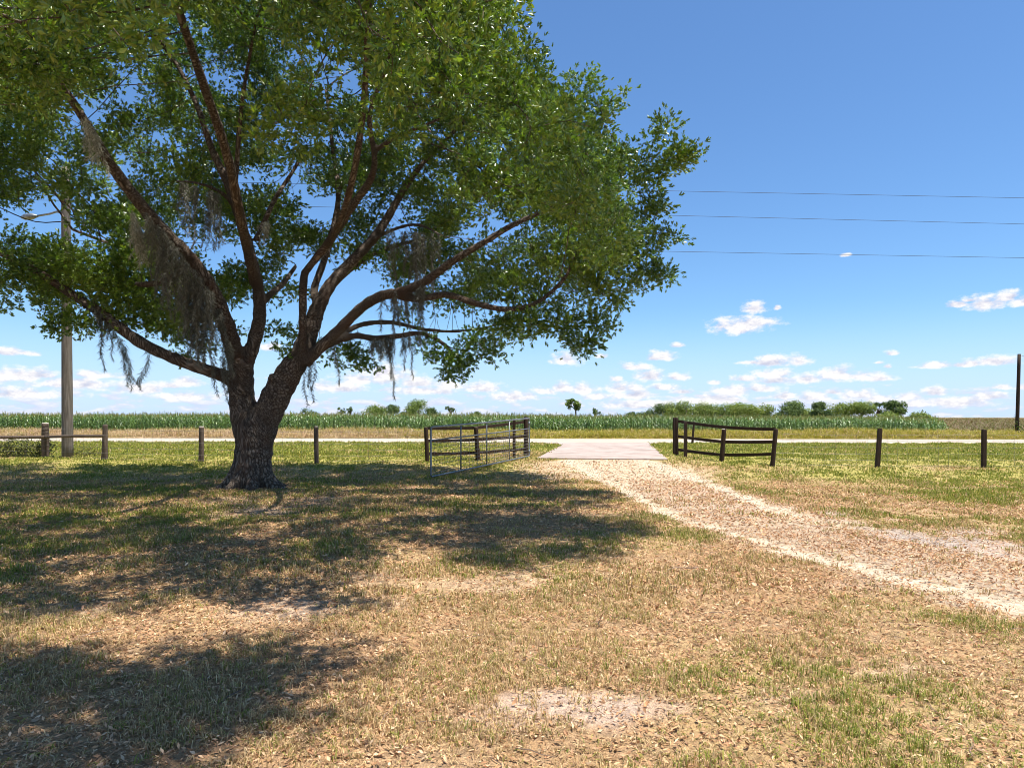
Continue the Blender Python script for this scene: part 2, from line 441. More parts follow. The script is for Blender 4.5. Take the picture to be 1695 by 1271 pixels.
# ------------------------------------------------------------------ grass, litter, stones
def tuft(nb, spread, lean, wid, seed):
    r = np.random.default_rng(seed); V = []; T = []
    for i in range(nb):
        a = r.uniform(0, 2 * np.pi); ln = r.uniform(.5, 1.0); b = r.uniform(.3, 1) * lean
        bx, by = r.normal(0, spread, 2); d = np.array([math.cos(a), math.sin(a), 0]); p = np.array([-d[1], d[0], 0])
        base = np.array([bx, by, -.03]); mid = base + d * b * ln * .35 + np.array([0, 0, ln * .58]); tip = base + d * b * ln + np.array([0, 0, ln * (1 - .45 * b)])
        o = len(V); w = wid * r.uniform(.7, 1.3)
        V += [base - p * w, base + p * w, mid - p * w * .8, mid + p * w * .8, tip]
        T += [(o, o + 1, o + 3), (o, o + 3, o + 2), (o + 2, o + 3, o + 4)]
    return np.array(V), np.array(T), nb

def sample_zone(y0, y1, dens, margin=2.0, k=.80):
    area_fn = lambda y: 2 * (k * y + margin)
    A = (y1 - y0) * .5 * (area_fn(y0) + area_fn(y1))
    n = int(A * dens)
    u = rng.uniform(0, 1, n * 2); y = rng.uniform(y0, y1, n * 2)
    keep = rng.uniform(0, 1, n * 2) < area_fn(y) / area_fn(y1)
    y = y[keep][:n]; x = (rng.uniform(-1, 1, len(y))) * (k * y + margin)
    return x, y

GREEN = np.array([[.20, .23, .04], [.27, .28, .05], [.33, .32, .07], [.14, .18, .03]])
STRAW = np.array([[.60, .43, .23], [.54, .365, .185], [.68, .52, .30], [.44, .285, .145]])
BROWN = np.array([[.36, .24, .13], [.31, .22, .12], [.42, .30, .16]])

def blade_cols(dry, nb):
    """dry per tuft 0..1 -> colour per blade per tuft, 3 tris each"""
    n = len(dry); q = rng.uniform(0, 1, (n, nb))
    isdry = q < dry[:, None]
    g = GREEN[rng.integers(0, len(GREEN), (n, nb))]; s = STRAW[rng.integers(0, len(STRAW), (n, nb))]; br = BROWN[rng.integers(0, len(BROWN), (n, nb))]
    s = np.where((rng.uniform(0, 1, (n, nb)) < .38)[..., None], br, s)
    c = np.where(isdry[..., None], s, g) * rng.uniform(.75, 1.25, (n, nb, 1))
    return np.repeat(c, 3, axis=1).reshape(-1, 3)

parts = []
zones = [(1.9, 6.0, 520, 10, .05, .050, .0022), (6.0, 11, 330, 9, .055, .052, .0032), (11, 17, 180, 7, .06, .056, .0052), (17, 24, 95, 6, .09, .055, .009), (24, 36.6, 42, 6, .14, .07, .016)]
for (y0, y1, dens, nb, spread, hgt, wid) in zones:
    x, y = sample_zone(y0, y1, dens)
    mk = masks(x, y)
    clump = sstep(.38, .66, fbm(x * 1.7, y * 1.7, 77, 3)) 
    far = float(y0 >= 17)
    p = (.10 + .45 * mk['green'] + .80 * clump) 
    if far: p = .75 + .25 * clump
    p = p * (1 - .97 * np.clip(mk['sand'], 0, 1)) * (1 - .84 * mk['track']) * (1 - .8 * np.clip(mk['fan'], 0, 1)) * (1 - .88 * mk['bare'])
    p = np.where(in_poly(x, y, exec_apron), 0, p)
    p = np.where(y > redge(x) + .05 * np.sin(x * 3), 0, p)
    p = np.where(np.hypot(x + 5.75, y - 15.1) < .9, 0, p)
    kp = rng.uniform(0, 1, len(x)) < p
    x, y = x[kp], y[kp]; mk = {a: b[kp] for a, b in mk.items()}; clump = clump[kp]
    print('zone', y0, len(x))
    dry = np.clip(1.02 + .12 * sstep(11, 7, y) - 1.05 * mk['green'] - .12 * clump + rng.normal(0, .16, len(x)), .04, .97)
    cv = rng.integers(0, 3, len(x))
    for s in range(3):
        sel = cv == s; n = int(sel.sum())
        if not n: continue
        tv, tf, _ = tuft(nb, spread / hgt * (.32 if y0 < 11 else .5), 1.35 if y0 < 11 else .9, wid / hgt, 100 + s + int(y0))
        pos = np.stack([x[sel], y[sel], gz(x[sel], y[sel])], 1)
        sc = hgt * rng.uniform(.55, 1.5, n) * (.75 + .7 * clump[sel]) * (1 + .25 * mk['green'][sel])
        v, f = inst(tv, tf, pos, rand_rot(n, .15), np.stack([np.full(n, hgt) * rng.uniform(.8, 1.3, n)] * 2 + [sc], 1))
        parts.append((v, f, blade_cols(dry[sel], nb)))
V, T, C = cat_meshes(parts)
tag(link('lawn_grass', mesh_np('lawn_grass', V, T, C), M['grass']), 'short patchy grass, straw brown near and green by the road', 'grass', None, 'stuff')

# leaf litter: curled dead oak leaves and thatch straws lying on the ground
leafV = np.array([[0, 0, .02], [.30, -.20, .12], [.34, .19, .10], [.66, -.17, .05], [.7, .18, .11], [1, 0, .16], [.5, 0, -.03]])
leafT = np.array([[0, 1, 6], [0, 6, 2], [1, 3, 6], [6, 4, 2], [3, 5, 6], [6, 5, 4]])
DEADC = np.array([[.60, .41, .26], [.66, .49, .33], [.52, .33, .20], [.72, .58, .42], [.40, .25, .15], [.52, .32, .18], [.33, .22, .14], [.66, .44, .29]])
parts = []
for (y0, y1, dens, l0, l1) in [(1.9, 5.5, 420, .016, .046), (5.5, 10, 330, .024, .06), (10, 16, 170, .035, .07), (16, 22, 60, .05, .09)]:
    x, y = sample_zone(y0, y1, dens)
    mk = masks(x, y)
    cl = sstep(.3, .62, fbm(x * 1.1 + 9, y * 1.1, 91, 3))
    p = (.35 + .65 * cl) * (1 - .85 * np.clip(mk['sand'], 0, 1)) * (1 - .75 * mk['bare']) + .12 * mk['track']
    p = p * (1 - .6 * mk['green']) * np.where(y > 16, np.clip(mk['track'] + mk['fan'] + sstep(5, 2, np.hypot(x + 5.7, y - 15)), 0, 1), 1)
    kp = (rng.uniform(0, 1, len(x)) < p) & ~in_poly(x, y, exec_apron)
    x, y = x[kp], y[kp]; n = len(x); print('litter', y0, n)
    pos = np.stack([x, y, gz(x, y) + rng.uniform(.002, .016, n)], 1)
    sc = rng.uniform(l0, l1, n)
    w = rng.uniform(.7, 1.4, n); w = np.where(rng.uniform(0, 1, n) < .3, w * .35, w)
    v, f = inst(leafV, leafT, pos, rand_rot(n, .38), np.stack([sc, sc * w, sc * rng.uniform(.6, 2.0, n)], 1))
    cc = DEADC[rng.integers(0, len(DEADC), n)] * np.array([1.03, .91, .79]) * rng.uniform(.55, 1.18, (n, 1))
    parts.append((v, f, np.repeat(cc, len(leafT), 0)))
slV = np.array([[0, 0, .03], [.5, -.13, .10], [.5, .13, .05], [1, 0, .02]]); slT = np.array([[0, 1, 3], [0, 3, 2]])
for (y0, y1, dens, l0, l1) in [(1.9, 5.5, 2800, .014, .044), (5.5, 10, 1300, .02, .055), (10, 17, 420, .035, .08)]:
    x, y = sample_zone(y0, y1, dens); mk = masks(x, y)
    cl = sstep(.25, .6, fbm(x * 1.4 + 2, y * 1.4, 95, 3))
    p = (.35 + .65 * cl) * (1 - .8 * np.clip(mk['sand'], 0, 1)) * (1 - .65 * mk['bare']) * (1 - .5 * mk['green'])
    kp = (rng.uniform(0, 1, len(x)) < p) & ~in_poly(x, y, exec_apron)
    x, y = x[kp], y[kp]; n = len(x); print('slivers', y0, n)
    pos = np.stack([x, y, gz(x, y) + rng.uniform(.002, .022, n)], 1); sc = rng.uniform(l0, l1, n); w = rng.uniform(.5, 1.7, n)
    v, f = inst(slV, slT, pos, rand_rot(n, .42), np.stack([sc, sc * w, sc], 1))
    cc = DEADC[rng.integers(0, len(DEADC), n)] * np.array([1.03, .90, .77]) * rng.uniform(.42, 1.22, (n, 1))
    parts.append((v, f, np.repeat(cc, len(slT), 0)))
tw = tube([[0, 0, 0], [.35, .05, .02], [.7, -.03, .03], [1, .04, .015]], [.016, .013, .010, .006], 4, cap=False)
twT = np.concatenate([tw[1][:, [0, 1, 2]], tw[1][:, [0, 2, 3]]])
x, y = sample_zone(1.9, 15, 3.0); n = len(x)
sc = rng.uniform(.08, .30, n) * np.where(rng.uniform(0, 1, n) < .03, 1.7, 1); pos = np.stack([x, y, gz(x, y) + .012], 1)
v, f = inst(tw[0], twT, pos, rand_rot(n, .06), np.stack([sc, sc * 1.2, np.maximum(sc, .12)], 1))
parts.append((v, f, np.repeat(np.array([[.16, .11, .08]]) * rng.uniform(.6, 1.8, (n, 1)), len(twT), 0)))
V, T, C = cat_meshes(parts)
tag(link('leaf_litter', mesh_np('leaf_litter', V, T, C), M['dead']), 'fallen brown and tan oak leaves scattered over the yard', 'leaves', None, 'stuff')

# crushed shell and pebbles on the ruts
stV = np.array([[1, 0, 0], [-1, .1, 0], [0, 1, .1], [.1, -1, 0], [0, 0, .75], [0, 0, -.5]]); stT = np.array([[0, 2, 4], [2, 1, 4], [1, 3, 4], [3, 0, 4], [2, 0, 5], [1, 2, 5], [3, 1, 5], [0, 3, 5]])
x = rng.uniform(-1.5, 14, 120000); y = rng.uniform(6, 22, 120000)
mk = masks(x, y)
kp = (rng.uniform(0, 1, len(x)) < np.clip(mk['sand'] * .5 + mk['fan'] * .4 + mk['track'] * .04, 0, 1)) & ~in_poly(x, y, exec_apron)
x, y = x[kp], y[kp]; n = len(x); print('stones', n)
sc = rng.uniform(.005, .016, n) * (1 + .3 * (y > 14)); pos = np.stack([x, y, gz(x, y) + sc * .2], 1)
v, f = inst(stV, stT, pos, rand_rot(n, .4), np.stack([sc, sc * rng.uniform(.6, 1, n), sc * rng.uniform(.4, .9, n)], 1))
cc = np.array([[.62, .52, .39], [.54, .43, .30], [.68, .60, .48], [.42, .31, .21], [.28, .19, .13]])[rng.integers(0, 5, n)]
tag(link('shell_gravel', mesh_np('shell_gravel', v, f, np.repeat(cc, 8, 0)), M['dead']), 'pale crushed shell gravel in the wheel ruts of the drive', 'gravel', None, 'stuff')

# ------------------------------------------------------------------ tall verge grass beyond the road
def road_sample(n, o0, o1, xa, xb):
    x = rng.uniform(xa, xb, n); o = rng.uniform(o0, o1, n)
    return x, yroad(x) + o, o
parts = []
x, y, o = road_sample(30000, 3.35, 9.2, -52, 50)
h = (.38 + .55 * sstep(3.6, 6.5, o)) * (.7 + .6 * fbm(x * .35, y * .35, 201, 3)) * rng.uniform(.6, 1.15, len(x))
h = np.where(o < 4.0, h * .35, h)
dryl = sstep(6, -14, x + 14 * (fbm(x * .12, o * .3, 211, 2) - .5))
patch = fbm(x * .5, y * .8, 221, 3)
TAN = np.array([[.56, .41, .25], [.50, .33, .21], [.62, .48, .30], [.42, .28, .18]])
YEL = np.array([[.33, .29, .04], [.42, .34, .06], [.24, .25, .03], [.48, .37, .10]])
cv = rng.integers(0, 3, len(x))
for s in range(3):
    sel = cv == s; n = int(sel.sum()); nb = 8
    tv, tf, _ = tuft(nb, .16, 1.0, .018, 300 + s)
    pos = np.stack([x[sel], y[sel], np.full(n, .25)], 1)
    v, f = inst(tv, tf, pos, rand_rot(n, .12), np.stack([np.full(n, .75)] * 2 + [h[sel]], 1))
    td = np.clip(.15 + .75 * dryl[sel] + .5 * (patch[sel] - .5) - .35 * (o[sel] > 7), .03, .95)
    q = rng.uniform(0, 1, (n, nb)) < td[:, None]
    cc = np.where(q[..., None], TAN[rng.integers(0, 4, (n, nb))], YEL[rng.integers(0, 4, (n, nb))]) * rng.uniform(.7, 1.2, (n, nb, 1))
    parts.append((v, f, np.repeat(cc, 3, 1).reshape(-1, 3)))
V, T, C = cat_meshes(parts)
tag(link('verge_grass', mesh_np('verge_grass', V, T, C), M['grass']), 'tall unmown grass and weeds along the far side of the road', 'grass', None, 'stuff')

# ------------------------------------------------------------------ corn
def corn_template(seed, nl, seg):
    r = np.random.default_rng(seed); V = []; T = []; K = []
    def quadstrip(pts, wid, side, kind):
        o = len(V)
        for p, w in zip(pts, wid): V.extend([p - side * w, p + side * w])
        for i in range(len(pts) - 1):
            a = o + 2 * i; T.extend([(a, a + 1, a + 3), (a, a + 3, a + 2)]); K.extend([kind, kind])
    quadstrip([np.array([0, 0, 0.]), np.array([0, 0, .5]), np.array([0, 0, .9])], [.013, .011, .007], np.array([1., 0, 0]), 0)
    for i in range(nl):
        h = .14 + .68 * i / (nl - 1); a = (i % 2) * np.pi + r.normal(0, .5); d = np.array([math.cos(a), math.sin(a), 0]); sd = np.array([-d[1], d[0], 0])
        L_ = r.uniform(.30, .46) * (1 - .3 * (i / nl)); up = r.uniform(.12, .26)
        pts = [np.array([0, 0, h])]
        for t in np.linspace(1 / seg, 1, seg):
            pts.append(np.array([0, 0, h]) + d * L_ * t * .8 + np.array([0, 0, up * (1.7 * t - 1.75 * t * t)]))
        wd = [.012] + [.030 * (1 - t) ** .6 + .002 for t in np.linspace(1 / seg, 1, seg)]
        quadstrip(pts, wd, sd, 1)
    for i in range(5):
        a = r.uniform(0, 6.28); d = np.array([math.cos(a), math.sin(a), 0]) * r.uniform(.02, .07)
        quadstrip([np.array([0, 0, .86]), np.array([0, 0, 1.0 + r.uniform(-.03, .05)]) + d], [.006, .004], np.array([-d[1], d[0], 0]) / np.linalg.norm(d), 2)
    return np.array(V), np.array(T), np.array(K)
CORN_R0 = 29.5
parts = []
def corn_rows(offs, sp, nl, seg, xa, xb, seed):
    X, Y = [], []
    for o in offs:
        x = np.arange(xa, xb, sp) + rng.normal(0, .05, len(np.arange(xa, xb, sp)))
        X.append(x); Y.append(yroad(x) + o + rng.normal(0, .07, len(x)))
    x = np.concatenate(X); y = np.concatenate(Y)
    edge = CORN_R0 + (y - 46) * .62
    kp = x < edge + 2.5 * (fbm(y * .5, y * 0 + 3, 431, 2) - .5) - np.abs(rng.normal(0, 1.1, len(x))); x, y = x[kp], y[kp]
    vis = np.abs(x) < .80 * y + 4; x, y = x[vis], y[vis]
    er = (edge - 0)[kp][vis] - x
    hh = 1.54 - .5 * sstep(5, 0, er) * rng.uniform(0, 1, len(x)) - .20 * sstep(-15, 28, x) + .20 * (fbm(x * .25, y * .25, 401, 2) - .5) + rng.normal(0, .10, len(x))
    cv = rng.integers(0, 4, len(x))
    for s in range(4):
        sel = cv == s; n = int(sel.sum())
        if not n: continue
        tv, tf, kk = corn_template(seed + s, nl, seg)
        pos = np.stack([x[sel], y[sel], np.full(n, .25)], 1)
        hs = hh[sel]
        v, f = inst(tv, tf, pos, rand_rot(n, .05), np.stack([np.full(n, 1.55), np.full(n, 1.55), hs], 1))
        g = np.array([[.065, .13, .026], [.10, .18, .038], [.16, .235, .065]])[rng.integers(0, 3, (n, len(kk)))]
        tass = np.array([.26, .25, .08]); stalk = np.array([.12, .17, .04])
        cc = np.where((kk == 2)[None, :, None], tass, np.where((kk == 0)[None, :, None], stalk, g)) * rng.uniform(.75, 1.25, (n, len(kk), 1))
        parts.append((v, f, cc.reshape(-1, 3)))
corn_rows(np.arange(8.5, 13.2, .78), .21, 10, 3, -50, 46, 500)
corn_rows(np.arange(13.4, 30, 1.5), .30, 7, 2, -62, 60, 520)
corn_rows(np.geomspace(31, 170, 22), .55, 5, 2, -150, 140, 540)
V, T, C = cat_meshes(parts); print('corn tris', len(T))
tag(link('corn_field', mesh_np('corn_field', V, T, C), M['corn']), 'field of young green corn beyond the road', 'corn field', None, 'stuff')

# brown scrub of the open field right of the corn
parts = []
n = 16000
y = 47 + 230 * rng.uniform(0, 1, n) ** 2.0; x = CORN_R0 + (y - 46) * .62 + .6 + rng.uniform(0, 1, n) ** 1.1 * (18 + .55 * y)
h = (.55 + .45 * fbm(x * .12, y * .08, 601, 3)) * rng.uniform(.7, 1.2, n) + .5 * sstep(80, 200, y)
tv, tf, _ = tuft(8, .18, .9, .03, 610)
v, f = inst(tv, tf, np.stack([x, y, np.full(n, .25)], 1), rand_rot(n, .1), np.stack([.9 + .012 * y] * 2 + [h], 1))
SC = np.array([[.20, .125, .085], [.155, .10, .07], [.15, .15, .04], [.24, .17, .10], [.12, .13, .04]])
cc = SC[rng.integers(0, 5, (n, 8))] * rng.uniform(.7, 1.2, (n, 8, 1))
tag(link('scrub_weeds', mesh_np('scrub_weeds', v, f, np.repeat(cc, 3, 1).reshape(-1, 3)), M['far']), 'low brown and olive scrub weeds on the open field past the corn', 'weeds', None, 'stuff')

# ------------------------------------------------------------------ leafy clumps helper (shrubs, far trees)
leaf2V = np.array([[0, 0, 0], [.5, -.26, .10], [1, 0, -.03], [.5, .26, .10]]); leaf2T = np.array([[0, 1, 2], [0, 2, 3]])
def leaf_cloud(blobs, dens, size, cols, ups=.5):
    P_, O_ = [], []
    for (c, r) in blobs:
        r = np.array(r if np.ndim(r) else (r, r, r)); n = max(8, int(dens * (r[0] * r[1] * r[2]) ** (2 / 3)))
        d = rng.normal(0, 1, (n, 3)); d /= np.linalg.norm(d, axis=1, keepdims=True)
        q = rng.uniform(.35, 1, (n, 1)) ** .6 * (1 + rng.normal(0, .10, (n, 1)))
        P_.append(np.array(c) + d * q * r); O_.append(d + np.array([0, 0, ups]) + rng.normal(0, .5, (n, 3)))
    Pp = np.concatenate(P_); D = np.concatenate(O_); n = len(Pp)
    R = frame_z(D, rng.uniform(0, 6.28, n)); sc = size * rng.uniform(.6, 1.4, n)
    v, f = inst(leaf2V, leaf2T, Pp, R, sc)
    cc = np.array(cols)[rng.integers(0, len(cols), n)] * rng.uniform(.7, 1.25, (n, 1))
    return v, f, np.repeat(cc, 2, 0)

def tubes_mesh(name, items, smooth=True):
    V, Fs, o = [], [], 0
    for it in items:
        v, q, t = tube(*it[0:2], **(it[2] if len(it) > 2 else {}))
        V += [tuple(p) for p in v]; Fs += [tuple(int(i) + o for i in r) for r in q] + [tuple(int(i) + o for i in r) for r in t]
        o += len(v)
    me = bpy.data.meshes.new(name); me.from_pydata(V, [], Fs); me.update()
    if smooth:
        me.polygons.foreach_set('use_smooth', np.ones(len(me.polygons), bool))
    return me

# ------------------------------------------------------------------ the oak
def cr(pts, n):
    """catmull-rom through rows of pts"""
    p = np.array(pts, float); p = np.concatenate([[2 * p[0] - p[1]], p, [2 * p[-1] - p[-2]]]); out = []
    for i in range(1, len(p) - 2):
        for t in np.linspace(0, 1, n, endpoint=False):
            a, b, c_, d = p[i - 1], p[i], p[i + 1], p[i + 2]
            out.append(.5 * ((2 * b) + (-a + c_) * t + (2 * a - 5 * b + 4 * c_ - d) * t * t + (-a + 3 * b - 3 * c_ + d) * t ** 3))
    out.append(p[-2]); return np.array(out)

def limb(spec):
    return np.array([list(P(px, py, d)) + [r] for px, py, d, r in spec])

LIMBS = {
 'bole': [(416, 818, 15.05, .56), (417, 790, 15.05, .50), (419, 750, 15.05, .46), (421, 715, 15.05, .44), (424, 695, 15.05, .40)],
 'stem_l': [(416, 740, 15.05, .36), (406, 700, 15.05, .36), (400, 660, 15.05, .33), (400, 625, 15.03, .31), (403, 600, 15, .25)],
 'stem_r': [(424, 745, 15.05, .36), (440, 695, 15.05, .36), (460, 650, 15.05, .36), (478, 618, 15.05, .33), (497, 588, 15.05, .27), (508, 560, 15.1, .24)],
 'a': [(400, 640, 15, .2), (370, 622, 14.95, .17), (340, 612, 14.9, .155), (280, 590, 14.8, .145), (225, 562, 14.7, .145), (170, 520, 14.6, .13), (120, 488, 14.5, .11), (62, 450, 14.4, .09), (0, 420, 14.3, .07), (-70, 395, 14.2, .05)],
 'b': [(400, 620, 15, .24), (390, 590, 14.95, .21), (378, 550, 14.8, .2), (355, 490, 14.5, .18), (315, 430, 14.1, .165), (272, 385, 13.7, .15), (230, 335, 13.3, .13), (180, 268, 12.9, .11), (140, 200, 12.5, .09), (90, 120, 12, .07), (40, 40, 11.5, .05)],
 'b2': [(315, 430, 14.1, .1), (290, 455, 14.3, .085), (250, 470, 14.6, .075), (200, 468, 15, .06), (140, 450, 15.4, .045)],
 'c': [(403, 612, 15, .23), (414, 585, 15.05, .2), (426, 545, 15.1, .19), (430, 510, 15.15, .18), (424, 460, 15.2, .165), (408, 400, 15.3, .155), (393, 350, 15.4, .14), (375, 300, 15.5, .125), (350, 245, 15.6, .105), (328, 180, 15.7, .085), (300, 120, 15.8, .07), (262, 60, 15.9, .06), (230, -10, 16, .05)],
 'c2': [(424, 398, 15.3, .085), (432, 380, 15.4, .075), (455, 330, 15.8, .065), (484, 285, 16.2, .055), (510, 240, 16.6, .045)],
 'c3': [(388, 330, 15.5, .07), (395, 230, 15.2, .065), (402, 160, 15, .055), (412, 100, 14.8, .05), (425, 30, 14.5, .04)],
 'c4': [(430, 505, 15.15, .1), (450, 485, 15.5, .085), (468, 470, 15.9, .075), (490, 440, 16.5, .055)],
 'd': [(500, 590, 14.95, .14), (501, 560, 14.8, .11), (501, 520, 14.7, .1), (503, 460, 14.6, .1), (512, 442, 14.5, .09), (545, 400, 14.2, .1), (580, 345, 13.9, .1), (612, 300, 13.6, .085), (620, 260, 13.4, .07), (612, 190, 13.2, .06), (640, 110, 13, .05), (655, 40, 12.8, .04)],
 'd2': [(620, 250, 13.4, .06), (660, 225, 13.2, .05), (710, 205, 13, .04), (770, 175, 12.8, .03)],
 'e': [(505, 575, 15.1, .23), (515, 545, 15.15, .22), (526, 510, 15.2, .21), (548, 470, 15.4, .17), (585, 430, 15.6, .15), (618, 395, 15.8, .135), (642, 360, 16, .12), (662, 325, 16.2, .1), (700, 270, 16.4, .08), (760, 210, 16.6, .06), (820, 150, 16.7, .045)],
 'e2': [(530, 505, 15.3, .13), (520, 480, 15.6, .1), (540, 420, 16, .09), (560, 330, 16.5, .08), (550, 240, 17, .065), (540, 150, 17.4, .05)],
 'f': [(505, 600, 15, .18), (530, 575, 14.9, .16), (562, 545, 14.8, .145), (600, 508, 14.6, .14), (632, 490, 14.4, .14), (665, 483, 14.2, .13), (705, 465, 14, .115), (750, 432, 13.8, .1), (800, 402, 13.7, .085), (850, 372, 13.6, .075), (910, 345, 13.5, .055), (980, 310, 13.5, .04), (1060, 270, 13.5, .025)],
 'f2': [(650, 488, 14.3, .09), (690, 495, 14.1, .09), (740, 488, 13.9, .085), (790, 503, 13.7, .08), (840, 512, 13.6, .07), (890, 500, 13.5, .06), (935, 460, 13.5, .05), (955, 420, 13.5, .04), (1000, 400, 13.6, .03), (1060, 395, 13.7, .02)],
 'g': [(508, 590, 15.05, .13), (545, 570, 15.2, .1), (585, 556, 15.4, .09), (620, 560, 15.6, .085), (660, 556, 15.7, .08), (700, 552, 15.8, .07), (735, 570, 15.9, .06), (755, 590, 16, .045), (790, 600, 16, .03)],
 'h': [(560, 556, 15.3, .08), (600, 537, 15.8, .075), (650, 534, 16.2, .07), (700, 545, 16.5, .06), (760, 548, 16.8, .05), (830, 535, 17, .045), (900, 500, 17.2, .03)],
 'i': [(424, 470, 15.1, .15), (408, 405, 14.3, .12), (394, 340, 13.2, .11), (374, 250, 11.9, .095), (330, 120, 10.5, .08), (250, -120, 9.2, .055)],
 'j': [(545, 402, 14.15, .085), (574, 335, 13.1, .08), (598, 210, 11.7, .07), (608, 40, 10.5, .06), (600, -220, 9.2, .05)],
 'm': [(608, 40, 10.5, .06), (650, -150, 10.3, .055), (850, -220, 10.3, .05), (1050, -200, 10.5, .04), (1250, -150, 11, .03)],
 'n': [(250, -120, 9.2, .055), (220, -500, 6.8, .05), (330, -1200, 4.6, .035)],
 'e3': [(600, 412, 15.7, .07), (640, 385, 15.6, .055), (690, 372, 15.4, .045), (735, 392, 15.2, .03)],
 'c5': [(396, 355, 15.4, .07), (370, 322, 15.0, .055), (330, 304, 14.6, .045), (290, 300, 14.3, .03)],
 'k': [(388, 590, 15.1, .09), (372, 545, 16.4, .085), (330, 480, 17.6, .08), (220, 420, 18.8, .07), (120, 380, 20, .05)],
 'l': [(520, 540, 15.3, .10), (545, 480, 16.8, .085), (620, 420, 18.2, .08), (720, 390, 19.5, .05)],
}
limbs = {k_: limb(v) for k_, v in LIMBS.items()}
SCL = dict(bole=.86, stem_l=.84, stem_r=.86, a=.86, b=.92, c=.78, d=.88, e=.82, f=.80, f2=.85, g=.85, h=.85)
for k_, v in limbs.items(): v[:, 3] *= SCL.get(k_, .9)
limbs['bole'][0][3] *= 1.08
limbs['bole'][0][2] = -.15
sm = {k_: cr(v, 6) for k_, v in limbs.items()}

# crown clumps : lobes seen in the photograph (px, py, depth, radius)
CL = [(880, 88, 14, .35), (840, 112, 14, .5), (905, 150, 14, .6), (940, 170, 14, .5), (983, 137, 14, .30), (1012, 178, 14, .42), (972, 213, 14.2, .6), (1030, 252, 14, .3), (930, 225, 13.6, .7),
 (1106, 240, 13.6, .5), (1134, 246, 13.5, .32), (1087, 288, 13.6, .5), (1048, 278, 13.7, .5), (1092, 214, 13.5, .26), (1122, 262, 13.6, .3), (1067, 352, 13.9, .45), (1086, 338, 13.8, .28), (1098, 394, 14, .36), (1048, 405, 13.8, .6), (1087, 440, 14, .36), (1060, 452, 13.9, .42), (1096, 462, 13.9, .22),
 (1037, 486, 14, .33), (1013, 492, 14, .25), (985, 470, 13.8, .5), (1004, 540, 13.7, .30), (974, 524, 13.7, .45), (966, 576, 13.7, .24), (988, 570, 13.7, .22), (946, 563, 13.7, .28), (926, 532, 13.6, .45), (894, 528, 13.6, .42), (866, 538, 13.8, .36), (842, 530, 14.2, .5),
 (745, 600, 15.9, .45), (752, 616, 15.9, .24), (764, 600, 15.8, .3), (726, 586, 15.8, .36), (772, 572, 15.8, .45), (818, 586, 15.6, .25), (806, 560, 15.6, .45), (698, 568, 15.8, .25), (850, 560, 15.6, .25),
 (592, 590, 16, .36), (611, 602, 16, .25), (577, 580, 16, .34), (560, 600, 16.2, .2), (535, 575, 16.2, .2), (880, 480, 13.8, .6), (820, 480, 14.2, .6), (930, 420, 13.5, .7), (1000, 430, 13.6, .6),
 (451, 428, 18, .6), (428, 458, 18, .5), (470, 400, 18, .6), (440, 385, 17.6, .5), (378, 491, 17.8, .4), (400, 470, 18, .4), (456, 546, 17, .25), (480, 550, 17, .22), (392, 548, 17, .2), (478, 583, 15.0, .2), (470, 480, 17.5, .5), (520, 400, 17, .5),
 (106, 527, 14.4, .36), (131, 547, 14.4, .28), (144, 528, 14.4, .33), (90, 538, 14.4, .2), (175, 530, 14.8, .35), (215, 520, 15.2, .45), (248, 534, 15.6, .36), (285, 548, 16, .35), (305, 562, 16.2, .28), (316, 590, 16.2, .22), (330, 570, 16.2, .25), (70, 503, 14.4, .25), (2, 503, 14.2, .18),
 (30, 430, 14.2, .45), (80, 412, 14.3, .4), (130, 432, 14.3, .5), (60, 468, 14.3, .45), (10, 458, 14.2, .38), (180, 440, 14.8, .55), (200, 488, 15, .5), (240, 445, 15.4, .6), (272, 495, 15.8, .45), (320, 520, 16.2, .4), (160, 480, 14.6, .4), (220, 400, 15.2, .55), (20, 395, 14.2, .3),
 (60, 120, 8.2, .5), (10, 90, 7.6, .5), (30, 160, 9, .5), (110, 90, 8.5, .5)]
blobs = [(P(a, b, d), r) for a, b, d, r in CL]

# silhouette seen from the yard: outer clumps of the wider crown keep inside it
SIL = [(-900, 480), (0, 500), (60, 490), (110, 470), (200, 500), (330, 520), (350, 420), (420, 380), (480, 420), (540, 470), (600, 430), (680, 500), (760, 560), (860, 545), (940, 520), (980, 490), (1040, 450), (1070, 400), (1040, 340), (1050, 290), (1000, 240), (940, 200), (930, 150), (860, 130), (870, 70), (850, 0), (830, -300), (800, -3000), (-3000, -3000), (-3000, 480)]
GAPS = [(50, 368, 62, 26), (135, 392, 25, 14), (435, 408, 20, 12), (655, 372, 16, 8), (215, 125, 18, 20), (245, 60, 16, 18), (215, 165, 12, 10), (330, 110, 10, 30), (345, 420, 14, 40), (810, 378, 22, 14), (515, 345, 22, 12), (420, 290, 16, 14), (140, 200, 8, 10), (470, 300, 12, 14), (170, 190, 12, 10), (660, 350, 14, 14)]
SUNXY = (.26, -.10)
SH = [[(-900, 1000), (-900, 800), (0, 792), (300, 785), (480, 770), (700, 772), (860, 785), (960, 795), (1040, 815), (985, 845), (1070, 885), (960, 918), (860, 950), (760, 960), (700, 1000), (630, 1035), (520, 1005), (400, 1015), (250, 985), (120, 1000)],
      [(-700, 1110), (100, 1100), (300, 1105), (430, 1060), (560, 1068), (500, 1130), (440, 1200), (300, 1260), (100, 1330), (-700, 1500)]]
SH = [[G(*q) for q in poly] for poly in SH]
SH2 = [G(*q) for q in [(-700, 1110), (80, 1105), (300, 1110), (430, 1062), (560, 1068), (500, 1130), (440, 1200), (300, 1260), (100, 1330), (-700, 1500)]]
def proj(p): return CX + F * p[0] / p[1], HOR - F * (p[2] - EYE) / p[1]
pts = []
tries = 0
C0 = np.array([-5.6, 14.6, 5.2])
